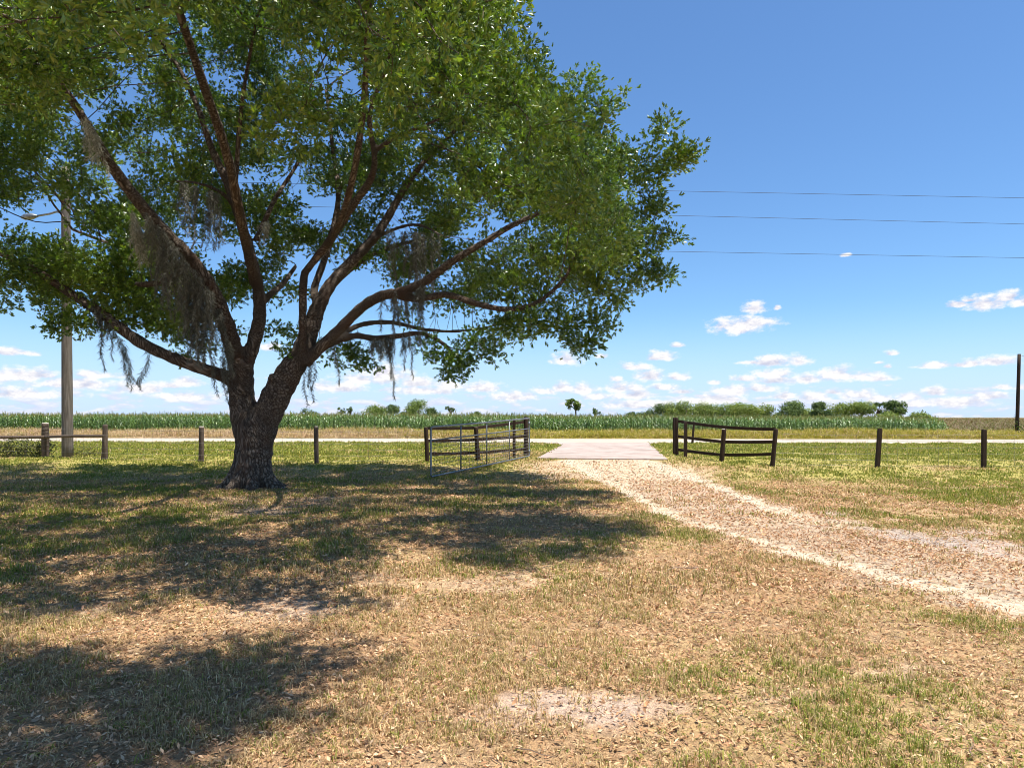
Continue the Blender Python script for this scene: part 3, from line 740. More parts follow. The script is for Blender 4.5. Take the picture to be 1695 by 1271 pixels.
while len(pts) < 640 and tries < 40000:
    tries += 1
    a = rng.uniform(0, 2 * np.pi); u = rng.uniform(-.2, 1); rr = rng.uniform(.45, 1.0) ** .55
    ce = math.sqrt(max(0, 1 - max(u, 0) ** 2))
    R_h = 11.2
    p = C0 + rr * np.array([R_h * ce * math.cos(a), R_h * .97 * ce * math.sin(a), 7.0 * u])
    if p[1] < 3.4 or p[1] > 20.5: continue
    h = math.hypot(p[0] - C0[0], p[1] - C0[1])
    if p[2] < (5.0 if p[1] < 9 else 4.0): continue
    x_, y_ = proj(p); rad = rng.uniform(.42, .80)
    rp = rad * F / p[1]
    sx, sy = p[0] - SUNXY[0] * p[2], p[1] - SUNXY[1] * p[2]
    if not any(in_poly(np.array([sx]), np.array([sy]), q)[0] for q in SH): continue
    if y_ + rp > -20:
        if not in_poly(np.array([x_ + rp * .8]), np.array([y_]), SIL)[0]: continue
        if not in_poly(np.array([x_]), np.array([y_ + rp * .9]), SIL)[0]: continue
    if p[1] < 14.6 and 300 < x_ < 690 and y_ + rp > 290 + .12 * abs(x_ - 480): continue
    if p[1] < 13.5 and x_ <= 300 and y_ + rp > 360: continue
    if any(math.hypot((x_ - g[0]) / (g[2] + rp * .75), (y_ - g[1]) / (g[3] + rp * .75)) < 1 for g in GAPS): continue
    if pts and min(np.linalg.norm(p - q) for q, _ in pts) < (1.0 if p[1] < 15 else .9): continue
    pts.append((p, rad))
def add_shadow(poly, n, z0, z1, gap):  # unseen crown clumps added overhead so their shade fills poly
    poly = np.array(poly); lo, hi = poly[:, :2].min(0), poly[:, :2].max(0); k_ = 0
    for _ in range(20000):
        q = rng.uniform(lo, hi)
        if not in_poly(np.array([q[0]]), np.array([q[1]]), poly)[0]: continue
        z = rng.uniform(z0, z1); p = np.array([q[0] + SUNXY[0] * z, q[1] + SUNXY[1] * z, z]); r = rng.uniform(.45, .8)
        x_, y_ = proj(p)
        if y_ + r * F / p[1] > -25 or (pts and min(np.linalg.norm(p - w_) for w_, _ in pts) < gap): continue
        pts.append((p, r)); k_ += 1
        if k_ >= n: break
    print('shadow blobs', k_)
add_shadow([G(*q) for q in [(-300, 1110), (80, 1108), (300, 1112), (400, 1080), (480, 1085), (440, 1130), (380, 1180), (280, 1235), (100, 1300), (-300, 1400)]], 34, 7.0, 9.4, .74)
add_shadow([G(*q) for q in [(800, 795), (950, 795), (1035, 818), (985, 845), (1060, 885), (960, 912), (860, 945), (780, 950)]], 40, 8.6, 10.6, .7)
BACK = [(235, 300), (380, 250), (520, 250), (900, 250), (960, 420), (880, 500), (700, 515), (610, 425), (540, 425), (480, 380), (400, 470), (330, 500), (240, 440)]
k_ = 0
for _ in range(6000):
    px_, py_ = rng.uniform(230, 960), rng.uniform(250, 515); d_ = rng.uniform(16.3, 19.5)
    if not in_poly(np.array([px_]), np.array([py_]), BACK)[0]: continue
    if any(math.hypot((px_ - g[0]) / (g[2] + 26), (py_ - g[1]) / (g[3] + 26)) < 1 for g in GAPS): continue
    p = P(px_, py_, d_)
    if min(np.linalg.norm(p - q) for q, _ in pts) < .85: continue
    pts.append((p, rng.uniform(.45, .75))); k_ += 1
    if k_ >= 85: break
k_ = 0
LEFTP = [(0, 395), (120, 330), (235, 330), (330, 470), (300, 540), (180, 505), (60, 470)]
for _ in range(6000):
    px_, py_ = rng.uniform(0, 335), rng.uniform(325, 545); d_ = rng.uniform(14.6, 18)
    if not in_poly(np.array([px_]), np.array([py_]), LEFTP)[0]: continue
    if any(math.hypot((px_ - g[0]) / (g[2] + 26), (py_ - g[1]) / (g[3] + 26)) < 1 for g in GAPS): continue
    p = P(px_, py_, d_)
    if min(np.linalg.norm(p - q) for q, _ in pts) < .75: continue
    pts.append((p, rng.uniform(.4, .65))); k_ += 1
    if k_ >= 40: break
k_ = 0
for _ in range(8000):
    px_, py_ = rng.uniform(-60, 820), rng.uniform(20, 335); d_ = rng.uniform(15.6, 19.5)
    if px_ > 760 and py_ < 120: continue
    if any(math.hypot((px_ - g[0]) / (g[2] + 22), (py_ - g[1]) / (g[3] + 22)) < 1 for g in GAPS): continue
    p = P(px_, py_, d_)
    if min(np.linalg.norm(p - q) for q, _ in pts) < .88: continue
    pts.append((p, rng.uniform(.4, .72))); k_ += 1
    if k_ >= 95: break
print('clumps', len(pts), tries, k_)
blobs += pts

att = []; 
for p, r in blobs:
    n = int(26 * (r / .7) ** 2.2) + 3
    d = rng.normal(0, 1, (n, 3)); d /= np.linalg.norm(d, axis=1, keepdims=True)
    q = rng.uniform(0, 1, (n, 1)) ** .58
    att.append(p + d * q * r * np.array([1.12, 1.12, .82]))
att = np.concatenate(att)
hole = fbm(att[:, 0] * .75 + att[:, 2] * .5, att[:, 1] * .75 - att[:, 2] * .55, 71, 3)
NCL = sum(int(26 * (r / .7) ** 2.2) + 3 for _, r in [(0, q[3]) for q in CL])
hole[:NCL] = 1
h2_ = fbm(att[:, 0] * 1.7 - att[:, 2] * 1.1, att[:, 1] * 1.7 + att[:, 2] * 1.3, 73, 2); h2_[:NCL] = np.maximum(h2_[:NCL], .37)
att = att[(hole > .39) & (h2_ > .345)]; print('attractors', len(att))

# grow branches from the limbs to the clumps
nodes, par, mainr = [], [], []
for k_, v in sm.items():
    o = len(nodes)
    for i, q in enumerate(v):
        nodes.append(q[:3]); par.append(o + i - 1 if i else -1); mainr.append(q[3])
nodes = [np.array(q) for q in nodes]; NM = len(nodes)
A = att.copy(); alive = np.ones(len(A), bool); nd = np.full(len(A), 1e9); ni = np.full(len(A), -1)
def upd(idx):
    global nd, ni
    Pn = np.array([nodes[i] for i in idx])
    for s in range(0, len(Pn), 400):
        d = np.linalg.norm(A[:, None] - Pn[None, s:s + 400], axis=2); j = d.argmin(1); m_ = d[np.arange(len(A)), j]
        b = m_ < nd; nd[b] = m_[b]; ni[b] = np.array(idx)[s + j[b]]
okm = [i for i in range(NM) if nodes[i][2] > 3.3 and mainr[i] < .2]
upd(okm)
STEP, KILL = .26, .30
childdirs = {}
for it in range(120):
    act = alive & (nd < 6.0)
    if not act.any(): break
    idx = np.where(act)[0]; new = []
    order = np.argsort(ni[idx]); idx = idx[order]; u, st = np.unique(ni[idx], return_index=True)
    for k_, s in enumerate(st):
        e = st[k_ + 1] if k_ + 1 < len(st) else len(idx); node = u[k_]; aa = A[idx[s:e]]
        dv = aa - nodes[node]; dv /= np.maximum(np.linalg.norm(dv, axis=1, keepdims=True), 1e-6)
        D = dv.mean(0) + rng.normal(0, .16, 3) + np.array([0, 0, .05]); L_ = np.linalg.norm(D)
        if L_ < 1e-3: continue
        D /= L_
        if any(D @ q > .97 for q in childdirs.get(node, [])): D = dv[rng.integers(len(dv))]
        if len(childdirs.get(node, [])) > 3: continue
        nx_, ny_ = proj(nodes[node] + D * STEP)
        if nx_ > 915 and ny_ < 105 and ny_ > -45: continue
        childdirs.setdefault(node, []).append(D)
        nodes.append(nodes[node] + D * STEP); par.append(int(node)); mainr.append(0); new.append(len(nodes) - 1)
    if not new: break
    upd(new)
    alive &= nd > KILL
print('nodes', len(nodes), 'left', int(alive.sum()), 'iters', it)
NN = len(nodes); ND = np.array(nodes); PAR = np.array(par)
ex = 2.35; acc = np.zeros(NN); kids = [[] for _ in range(NN)]
for i in range(NM, NN): kids[PAR[i]].append(i)
rad = np.zeros(NN)
for i in range(NN - 1, NM - 1, -1):
    if not kids[i]: rad[i] = .0048
    else: rad[i] = min(.06, sum(rad[c_] ** ex for c_ in kids[i]) ** (1 / ex))
# chains
items = []; done = np.zeros(NN, bool)
roots_ = [i for i in range(NM, NN) if PAR[i] < NM]
stack = list(roots_)
while stack:
    i = stack.pop(); ch = [PAR[i], i]; 
    while kids[i]:
        ks = sorted(kids[i], key=lambda q: -rad[q]); stack += ks[1:]; i = ks[0]; ch.append(i)
    pp = ND[ch].copy(); rr_ = rad[ch].copy(); rr_[0] = rr_[1] * 1.1
    if len(pp) > 2: pp[1:-1] = .5 * pp[1:-1] + .25 * (pp[:-2] + pp[2:])
    items.append((pp, rr_))
BV, BT, BC, off_ = [], [], [], 0
for pp, rr_ in items:
    v, q, t = tube(pp, rr_, 6 if rr_[0] > .02 else 4, cap=False)
    tri = np.concatenate([q[:, [0, 1, 2]], q[:, [0, 2, 3]]]); BV.append(v); BT.append(tri + off_); off_ += len(v)
    tg = pp[-1] - pp[0]; tg = tg / np.linalg.norm(tg); BC.append(v - .86 * (v @ tg)[:, None] * tg)
BV = np.concatenate(BV); BT = np.concatenate(BT); BC = np.concatenate(BC)

# trunk and limbs: swept, fused by a voxel remesh
lim_items = []
for k_, v in sm.items():
    lim_items.append((v[:, :3], v[:, 3] * (1 + .05 * np.sin(np.arange(len(v)) * 1.9 + len(k_))), dict(sides=14)))
base = np.array([sm['bole'][0][0], 15.05, 0.])
for i, (an, ln, r0) in enumerate([(10, .8, .17), (62, .75, .17), (110, .75, .17), (165, .75, .17), (205, .76, .17), (248, .74, .18), (292, .76, .18), (338, 1.0, .19)]):
    a = math.radians(an); d = np.array([math.cos(a), math.sin(a), 0])
    lim_items.append((cr([base + d * .16 + [0, 0, 1.0], base + d * .30 + [0, 0, .42], base + d * .48 + [0, 0, .14], base + d * ln + [0, 0, -.03], base + d * (ln + .4) + [0, 0, -.16]], 5), np.interp(np.linspace(0, 1, 21), [0, .4, .75, 1], [r0 * .8, r0 * .85, r0 * .5, .05]), dict(sides=10)))
# burl on the right stem, fork collar
lim_items.append((np.array([P(446, 622, 14.75), P(450, 626, 14.8), P(456, 630, 14.9)]), np.array([.06, .12, .15]), dict(sides=10)))
lim_items.append((np.array([P(438, 670, 15.0), P(432, 690, 15.0), P(426, 720, 15.0)]), np.array([.18, .25, .3]), dict(sides=12)))
me0 = tubes_mesh('trunk_src', lim_items)
ob0 = bpy.data.objects.new('trunk_src', me0); COL.objects.link(ob0)
md = ob0.modifiers.new('r', 'REMESH'); md.mode = 'VOXEL'; md.voxel_size = .034
ms = ob0.modifiers.new('s', 'SMOOTH'); ms.factor = .5; ms.iterations = 5
dg = bpy.context.evaluated_depsgraph_get(); ev = ob0.evaluated_get(dg); me1 = bpy.data.meshes.new_from_object(ev)
nv = len(me1.vertices); TV = np.zeros(nv * 3, np.float32); me1.vertices.foreach_get('co', TV); TV = TV.reshape(-1, 3).astype(float)
nrm = np.zeros(nv * 3, np.float32); me1.vertices.foreach_get('normal', nrm); nrm = nrm.reshape(-1, 3)
npg = len(me1.polygons); lt = np.zeros(npg, np.int32); me1.polygons.foreach_get('loop_total', lt); ls = np.zeros(npg, np.int32); me1.polygons.foreach_get('loop_start', ls)
lv = np.zeros(len(me1.loops), np.int32); me1.loops.foreach_get('vertex_index', lv)
q4 = ls[lt == 4]; TQ = np.stack([lv[q4], lv[q4 + 1], lv[q4 + 2], lv[q4 + 3]], 1); t3 = ls[lt == 3]; T3 = np.stack([lv[t3], lv[t3 + 1], lv[t3 + 2]], 1)
TT = np.concatenate([TQ[:, [0, 1, 2]], TQ[:, [0, 2, 3]], T3]); print('trunk verts', nv)
bpy.data.objects.remove(ob0)
# nearest limb tangent -> bark coordinate
SP = np.concatenate([(v[:-1, :3] + v[1:, :3]) / 2 for v in sm.values()]); ST = np.concatenate([v[1:, :3] - v[:-1, :3] for v in sm.values()]); ST /= np.maximum(np.linalg.norm(ST, axis=1, keepdims=True), 1e-9)
SR = np.concatenate([(v[:-1, 3] + v[1:, 3]) / 2 for v in sm.values()])
tg = np.zeros((nv, 3)); rloc = np.zeros(nv)
for s in range(0, nv, 4000):
    d = np.linalg.norm(TV[s:s + 4000, None] - SP[None], axis=2) - SR[None]; w = np.exp(-np.clip(d - d.min(1, keepdims=True), 0, 3) * 14)
    t_ = (w[..., None] * ST[None]).sum(1); tg[s:s + 4000] = t_ / np.maximum(np.linalg.norm(t_, axis=1, keepdims=True), 1e-9); rloc[s:s + 4000] = SR[d.argmin(1)]
bc = TV - .86 * (TV * tg).sum(1)[:, None] * tg
dsp = (fbm(bc[:, 0] * 9 + bc[:, 2] * 4, bc[:, 1] * 9 - bc[:, 2] * 6, 801, 3) - .5) * .055 * sstep(.03, .25, rloc)
TV = TV + nrm * dsp[:, None]
V = np.concatenate([TV, BV]); T = np.concatenate([TT, BT + nv]); BCO = np.concatenate([bc, BC])
oak = empty('oak_tree', tuple(base), 'large spreading oak hung with grey moss, standing on the lawn left of the gate', 'tree')
trunk = link('trunk', mesh_np('trunk', V, T, smooth=True, vecs={'barkco': BCO}), M['bark'], oak)

# sprigs of leaves
def sprig(seed, nl=8):
    r = np.random.default_rng(seed); V = []; T = []
    for i in range(nl):
        t = i / (nl - 1); a = i * 2.4 + r.normal(0, .35); tilt = r.uniform(.55, 1.25) - .45 * t
        d = np.array([math.cos(a) * math.sin(tilt), math.sin(a) * math.sin(tilt), math.cos(tilt)]); b = np.array([0, 0, -.6 + .75 * t])
        side = np.cross(d, [0, 0, 1.]); side /= max(np.linalg.norm(side), 1e-6); up = np.cross(side, d)
        roll = r.normal(0, .5); side, up = side * math.cos(roll) + up * math.sin(roll), up * math.cos(roll) - side * math.sin(roll)
        L_ = r.uniform(.75, 1.1); w = L_ * r.uniform(.17, .24); o = len(V)
        V += [b, b + d * L_ * .55 + side * w + up * .05, b + d * L_ * .55 - side * w + up * .05, b + d * L_]
        T += [(o, o + 3, o + 1), (o, o + 2, o + 3)]
    return np.array(V), np.array(T), nl
used = ~alive
src = A[used]; srcn = ni[used]
print('foliage loci', len(src))
PER = 15
pos = np.repeat(src, PER, 0); n = len(pos)
dirs = pos - ND[np.repeat(srcn, PER)]
jit = rng.normal(0, .115, (n, 3)) * np.array([1.1, 1.1, .8]); pos = pos + jit
dirs = dirs + jit * 1.4 + np.array([0, 0, .10]) + rng.normal(0, .10, (n, 3))
pxx, pyy = proj(pos.T); okp = (pos[:, 2] > 2.2) & ~((pxx > 925) & (pyy < 100) & (pyy > -60)); pos = pos[okp]; dirs = dirs[okp]; n = len(pos)
LEAFC = np.array([[.05, .10, .016], [.085, .155, .022], [.12, .20, .028], [.17, .25, .036], [.225, .285, .045], [.10, .18, .03], [.28, .30, .06]])
parts = []; cv = rng.integers(0, 5, n)
tone = np.clip(fbm(pos[:, 0] * .8 + pos[:, 2] * .5, pos[:, 1] * .8 - pos[:, 2] * .4, 901, 3), 0, 1)
for s in range(5):
    sel = cv == s; m_ = int(sel.sum()); tv, tf, nl = sprig(910 + s)
    R = frame_z(dirs[sel], rng.uniform(0, 6.28, m_)); sc = rng.uniform(.055, .098, m_)
    v, f = inst(tv, tf, pos[sel], R, sc)
    ci = np.clip((tone[sel][:, None] * 5.5 + rng.normal(0, 1.1, (m_, nl)) - .1), 0, 6).astype(int)
    cc = LEAFC[ci] * np.array([1.12, 1.12, 1.0]) * rng.uniform(.7, 1.25, (m_, nl, 1)); parts.append((v, f, np.repeat(cc, 2, 1).reshape(-1, 3)))
V, T, C = cat_meshes(parts); print('leaf tris', len(T))
crown = link('crown', mesh_np('crown', V, T, C), M['leaf'], oak)

# ------------------------------------------------------------------ hanging moss
MOSSC = np.array([[.24, .235, .195], [.31, .30, .25], [.18, .18, .15], [.38, .365, .30], [.21, .215, .165]])
def moss(label, strands, tone=.75, thick=1.0):
    """strands: list of (polyline points, half width)"""
    Vs, Ts, o = [], [], 0
    for pl, hw in strands:
        pl = np.array(pl); L_ = np.linalg.norm(np.diff(pl, axis=0), axis=1).sum(); npt = max(4, int(L_ / .028))
        t = np.linspace(0, 1, npt); cum = np.concatenate([[0], np.cumsum(np.linalg.norm(np.diff(pl, axis=0), axis=1))]); cum /= cum[-1]
        c_ = np.stack([np.interp(t, cum, pl[:, k_]) for k_ in range(3)], 1)
        ph = rng.uniform(0, 6.28, 2); c_[:, 0] += .02 * np.sin(t * 9 * L_ + ph[0]); c_[:, 1] += .02 * np.sin(t * 8 * L_ + ph[1])
        prof = hw * np.clip(np.minimum(1, t * 6 + .45) * (1.03 - t) ** .55, .12, 1)
        for k_ in range(int(6 * thick)):
            st = c_ + rng.normal(0, .5, (npt, 3)) * prof[:, None] * np.array([1, 1, .3])
            ln = rng.uniform(.05, .17, npt) * (.6 + prof / max(hw, 1e-6) * .5); dr = np.stack([rng.normal(0, .5, npt), rng.normal(0, .5, npt), -np.ones(npt) * rng.uniform(.3, 1, npt)], 1)
            dr /= np.linalg.norm(dr, axis=1, keepdims=True); sd = np.cross(dr, rng.normal(0, 1, (npt, 3))); sd /= np.maximum(np.linalg.norm(sd, axis=1, keepdims=True), 1e-6)
            w = rng.uniform(.0035, .008, npt)[:, None]
            v = np.stack([st - sd * w, st + sd * w, st + dr * ln[:, None]], 1).reshape(-1, 3); Vs.append(v); Ts.append(np.arange(len(v)).reshape(-1, 3) + o); o += len(v)
    V = np.concatenate(Vs); T = np.concatenate(Ts)
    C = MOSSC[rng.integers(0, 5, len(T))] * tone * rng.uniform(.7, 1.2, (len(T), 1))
    ob = link('hanging_moss', mesh_np('hanging_moss', V, T, C), M['moss'])
    return tag(ob, label, 'moss', 'moss hanging from the oak')

def hang(a, b, d0, d1, n, l0, l1, hw, front=.0, sway=.08):
    out = []
    for i in range(n):
        t = rng.uniform(0, 1); p0 = P(a[0] + (b[0] - a[0]) * t, a[1] + (b[1] - a[1]) * t, d0 + (d1 - d0) * t - front + rng.normal(0, .09))
        L_ = rng.uniform(l0, l1) * (1 - .25 * abs(t - .5)); s = rng.normal(0, sway, 2)
        out.append(([p0, p0 + np.array([s[0] * .4, s[1] * .4, -L_ * .5]), p0 + np.array([s[0], s[1], -L_])], hw * rng.uniform(.6, 1.2)))
    return out
D = 14.66
moss('looped beard of moss drooping in a U under the lowest left limb',
     [([P(190, 548, D), P(198, 570, D), P(206, 600, D), P(213, 625, D), P(217, 645, D)], .06), ([P(200, 560, D), P(210, 590, D), P(217, 620, D), P(226, 634, D)], .06), ([P(226, 634, D), P(235, 618, D), P(246, 594, D)], .04), ([P(248, 568, D), P(247, 590, D), P(245, 606, D), P(238, 620, D), P(231, 634, D), P(232, 645, D)], .055), ([P(205, 575, D), P(211, 600, D), P(214, 640, D)], .06), ([P(196, 556, D), P(205, 580, D), P(209, 612, D)], .06)])
moss('thin long moss strands left of the looped beard', [([P(163, 525, D), P(167, 560, D), P(172, 614, D)], .035), ([P(165, 530, D), P(168, 555, D), P(168, 585, D)], .045), ([P(184, 540, D), P(185, 565, D), P(188, 596, D)], .04), ([P(181, 535, D), P(184, 560, D)], .05)] + hang((150, 505), (200, 545), 14.5, 14.6, 10, .15, .4, .05))
moss('dark paired moss tufts where the lowest limb meets the trunk', [([P(354, 590, 14.65), P(355, 625, 14.65), P(359, 655, 14.65)], .06), ([P(370, 585, 14.6), P(372, 625, 14.6), P(375, 666, 14.6)], .065), ([P(352, 600, 14.65), P(352, 628, 14.65)], .07), ([P(366, 560, 14.6), P(368, 600, 14.6), P(370, 640, 14.6)], .06), ([P(373, 600, 14.6), P(378, 650, 14.6)], .05)])
moss('wide brown curtain of moss over the big left leaning limb', hang((255, 365), (352, 485), 13.5, 14.3, 44, .5, 1.7, .07, .22) + hang((235, 345), (300, 420), 13.2, 13.9, 14, .4, 1.2, .06, .25), thick=1.0)
moss('long ragged moss tails below the brown curtain', hang((300, 440), (345, 500), 14.1, 14.4, 22, .8, 1.7, .05, .14))
moss('pale sunlit moss beard high on the left limb', hang((218, 345), (240, 395), 13.3, 13.5, 14, .5, 1.1, .06, .12), 1.6)  # raised tone paints sunlight into the tan of this beard
moss('grey moss mass under the leaves left of the upright limb', hang((296, 300), (368, 322), 14.3, 14.9, 20, .3, 1.4, .065, .16))
moss('moss sleeve clinging to the foot of the leaning limb', hang((360, 500), (386, 590), 14.5, 14.75, 22, .3, .8, .07, .2))
moss('short dark moss beards under the fork of the right stem', [([P(503, 590, 15.0), P(503, 620, 15.0), P(507, 672, 15.0)], .03), ([P(512, 590, 15.0), P(513, 620, 15.0), P(518, 664, 15.0)], .05), ([P(520, 596, 15.0), P(521, 620, 15.0), P(517, 645, 15.0)], .055), ([P(511, 585, 15.0), P(512, 640, 15.0)], .05), ([P(505, 580, 15.0), P(506, 606, 15.0)], .06)])
moss('single thin moss strand right of the fork', [([P(553, 570, 15.1), P(557, 605, 15.1), P(563, 636, 15.1)], .035), ([P(552, 565, 15.1), P(555, 590, 15.1)], .05)])
moss('bushy moss with long tail under the low right limb', hang((615, 560), (662, 558), 15.5, 15.7, 26, .2, .55, .07) + [([P(645, 560, 15.6), P(648, 610, 15.6), P(654, 660, 15.6)], .035), ([P(644, 560, 15.6), P(647, 590, 15.6), P(649, 625, 15.6)], .07), ([P(640, 560, 15.6), P(645, 600, 15.6)], .08)])
moss('row of small moss tails farther out on the low right limb', hang((662, 556), (700, 552), 15.7, 15.8, 10, .2, .5, .045) + [([P(667, 556, 15.7), P(670, 585, 15.7), P(671, 612, 15.7)], .05), ([P(680, 556, 15.7), P(682, 600, 15.7), P(684, 625, 15.7)], .025)])
moss('tall drape of moss hanging between the two right limbs', hang((640, 380), (730, 388), 15.6, 15.2, 22, .4, 1.9, .05, .14))
moss('dark moss strings hanging from the middle right limb', hang((630, 488), (705, 470), 14.4, 14.0, 22, .3, 1.0, .05) + [([P(693, 475, 14), P(694, 530, 14), P(696, 572, 14)], .045)])
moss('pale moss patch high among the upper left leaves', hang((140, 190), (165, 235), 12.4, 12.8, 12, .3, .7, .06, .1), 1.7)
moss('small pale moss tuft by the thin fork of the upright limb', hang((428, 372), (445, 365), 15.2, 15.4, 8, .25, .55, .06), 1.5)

# ------------------------------------------------------------------ fences and gate
def zg(p): return float(gz(np.array([p[0]]), np.array([p[1]]))[0])

def post_mesh(name, p, h, r, lean=(0, 0), sides=10, square=False):
    """post with a slightly rounded, uneven top; lean in metres at the top"""
    zb = zg(p) - .25; tot = h + .25
    tt = np.array([0, .25 / tot, .6, .93, .985, 1.0]); rr_ = np.array([1.06, 1.04, 1.0, .99, .95, .80]) * r
    pts_ = [np.array([p[0] + lean[0] * (t - .25 / tot), p[1] + lean[1] * (t - .25 / tot), zb + tot * t]) for t in tt]
    if square: return tubes_mesh(name, [(pts_, rr_ * 1.18, dict(sides=4, off=math.pi / 4))], smooth=False)
    wob = 1 + .05 * rng.normal(0, 1, len(rr_))
    return tubes_mesh(name, [(pts_, rr_ * wob, dict(sides=sides))])

def add_post(parent, p, h, r, lean=(0, 0), mat='wood_dark', square=False, capmat=True, label=None):
    o = link('post', post_mesh('post', p, h, r, lean, square=square), M[mat], parent)
    if label: o['label'] = label
    if capmat:  # a pale material on the top faces paints in the sun falling there
        o.data.materials.append(M['wood_lit_top'])
        for f in o.data.polygons:
            if f.normal.z > .55: f.material_index = 1
    return o

def board_mesh(name, a, b, w, th):
    a, b = np.array(a, float), np.array(b, float); d = b - a; L_ = np.linalg.norm(d); d /= L_
    s = np.cross(d, [0, 0, 1.]); s /= np.linalg.norm(s); u = np.cross(s, d); V = []; Fs = []
    n = 6
    for i in range(n + 1):
        c_ = a + d * L_ * i / n + u * (-.012 * math.sin(math.pi * i / n))
        V += [tuple(c_ + s * x_ * th + u * y_ * w) for x_, y_ in ((-.5, -.5), (.5, -.5), (.5, .5), (-.5, .5))]
    for i in range(n):
        o = 4 * i
        for k_ in range(4): Fs.append((o + k_, o + (k_ + 1) % 4, o + 4 + (k_ + 1) % 4, o + 4 + k_))
    Fs += [(3, 2, 1, 0), (4 * n, 4 * n + 1, 4 * n + 2, 4 * n + 3)]
    me = bpy.data.meshes.new(name); me.from_pydata(V, [], Fs); me.update(); return me

def wire_items(a, b, za, zb, heights, sp, r, ver=True):
    """woven field wire between two ground points"""
    a, b = np.array(a[:2]), np.array(b[:2]); L_ = np.linalg.norm(b - a); it_ = []
    for h in heights:
        p = [np.array([*(a + (b - a) * t), za + (zb - za) * t + h - .03 * math.sin(math.pi * t) * (h / 1.1)]) for t in np.linspace(0, 1, 5)]
        it_.append((p, [r] * 5, dict(sides=4, cap=False)))
    if ver:
        for t in np.arange(sp, L_, sp) / L_:
            q = a + (b - a) * t; z = za + (zb - za) * t
            it_.append(([np.array([*q, z + heights[0]]), np.array([*q, z + heights[-1]])], [r * .8] * 2, dict(sides=3, cap=False)))
    return it_

HW = [.06, .22, .40, .60, .80, .98]
# left wire fence
p75, p173, p333, p524 = G(75, 757), G(173, 761), G(333, 764.5), G(524, 767)
lw = empty('wire_fence', tuple(p173), 'woven wire fence on weathered round posts left of the oak, with one loose pole rail', 'fence')
add_post(lw, p75, 1.16, .115, (0, 0), 'wood_grey', label='thick corner post wound with wire')
add_post(lw, p173, 1.14, .085, (.03, 0), 'wood_grey'); add_post(lw, p333, 1.12, .078, (.01, 0), 'wood_grey'); add_post(lw, p524, 1.15, .07, (-.02, 0), 'wood_grey')
pm1, pm2 = P(75, 723, p75[1] - .12), P(172, 721.5, p173[1] - .06)
link('rail', tubes_mesh('rail', [([pm1, (pm1 + pm2) / 2 + [0, 0, .012], pm2], [.05, .046, .042], dict(sides=9))]), M['wood_grey'], lw)
pL = P(-170, 727, p75[1] - .1); link('rail', tubes_mesh('rail', [([pL, (pL + pm1) / 2 + [0, 0, .02], pm1 + [.02, .01, 0]], [.06, .062, .055], dict(sides=9))]), M['wood_grey'], lw)
its = []
for a, b in ((p75, p173), (p173, p333), (p333, p524)): its += wire_items(a - [0, .1, 0], b - [0, .1, 0], zg(a), zg(b), HW, .30, .0032)
for h in (.2, .35, .5, .58, .62, .78, .9, 1.05):   # wraps on the thick post
    its.append(([p75 + [.122 * math.cos(t), .122 * math.sin(t), h - zg(p75) + .25 + .01 * t] for t in np.linspace(0, 6.28, 13)], [.004] * 13, dict(sides=4, cap=False)))
link('wire_mesh', tubes_mesh('wire_mesh', its), M['wire'], lw)
lp0 = G(-90, 757); add_post(lw, lp0, 1.15, .09, (0, 0), 'wood_grey')
link('wire_mesh', tubes_mesh('wire_mesh', wire_items(lp0, p75, zg(lp0), zg(p75), HW, .30, .0032)), M['wire'], lw)

def board_fence(label, P_, names):
    root = empty('board_fence', tuple(P_[0][0]), label, 'fence')
    tops = []
    for (p, h, r, lean, sq) in P_:
        add_post(root, p, h, r, lean, 'wood_dark', square=sq)
    return root

# right wing
q0, q1, q2, q3 = G(1120, 754), G(1134.5, 757), G(1194.5, 763.5), G(1278.5, 771.5)
q0b = G(1116, 752.2)
rw = board_fence('dark brown three-board fence wing on the right side of the drive', [
    (q0, 1.33, .065, (-.01, 0), False), (q0b, 1.33, .05, (0, 0), False), (q1, 1.20, .06, (.01, 0), True), (q2, 1.03, .075, (.10, 0), False), (q3, 1.12, .068, (.13, 0), False)], None)
def board_line(root, stations, w=.095, th=.035, back=.085):
    """stations: per board, list of (px, py, depth)"""
    for st in stations:
        pts_ = [P(a, b, d) for a, b, d in st]
        for a, b in zip(pts_[:-1], pts_[1:]):
            link('board', board_mesh('board', a, b, w, th), M['wood_dark'], root)
d0, d2, d3 = q0[1] + .10, q2[1] + .10, q3[1] + .10
board_line(rw, [[(1119, 696.5, d0), (1198, 707, d2), (1284, 710.5, d3)], [(1119, 721.5, d0), (1195, 731, d2), (1281, 731, d3)], [(1119, 743.5, d0), (1192, 752.5, d2), (1278, 751.5, d3)]])
# left wing
l0, l1, l2, l3 = G(707.5, 765), G(791.5, 762.5), G(851, 757), G(870.5, 755)
lwg = board_fence('dark brown three-board fence wing on the left side of the drive behind the gate', [
    (l0, 1.10, .065, (-.06, 0), False), (l1, 1.08, .078, (-.09, 0), False), (l2, 1.28, .06, (0, 0), True), (l3, 1.36, .08, (.0, 0), False)], None)
e0, e1, e3 = l0[1] + .10, l1[1] + .12, l3[1] + .08
board_line(lwg, [[(706, 709, e0), (788, 708, e1), (872, 697.5, e3)], [(707, 729.5, e0), (790, 727.5, e1), (872, 721, e3)], [(709, 751, e0), (791, 749, e1), (872, 742.5, e3)]])

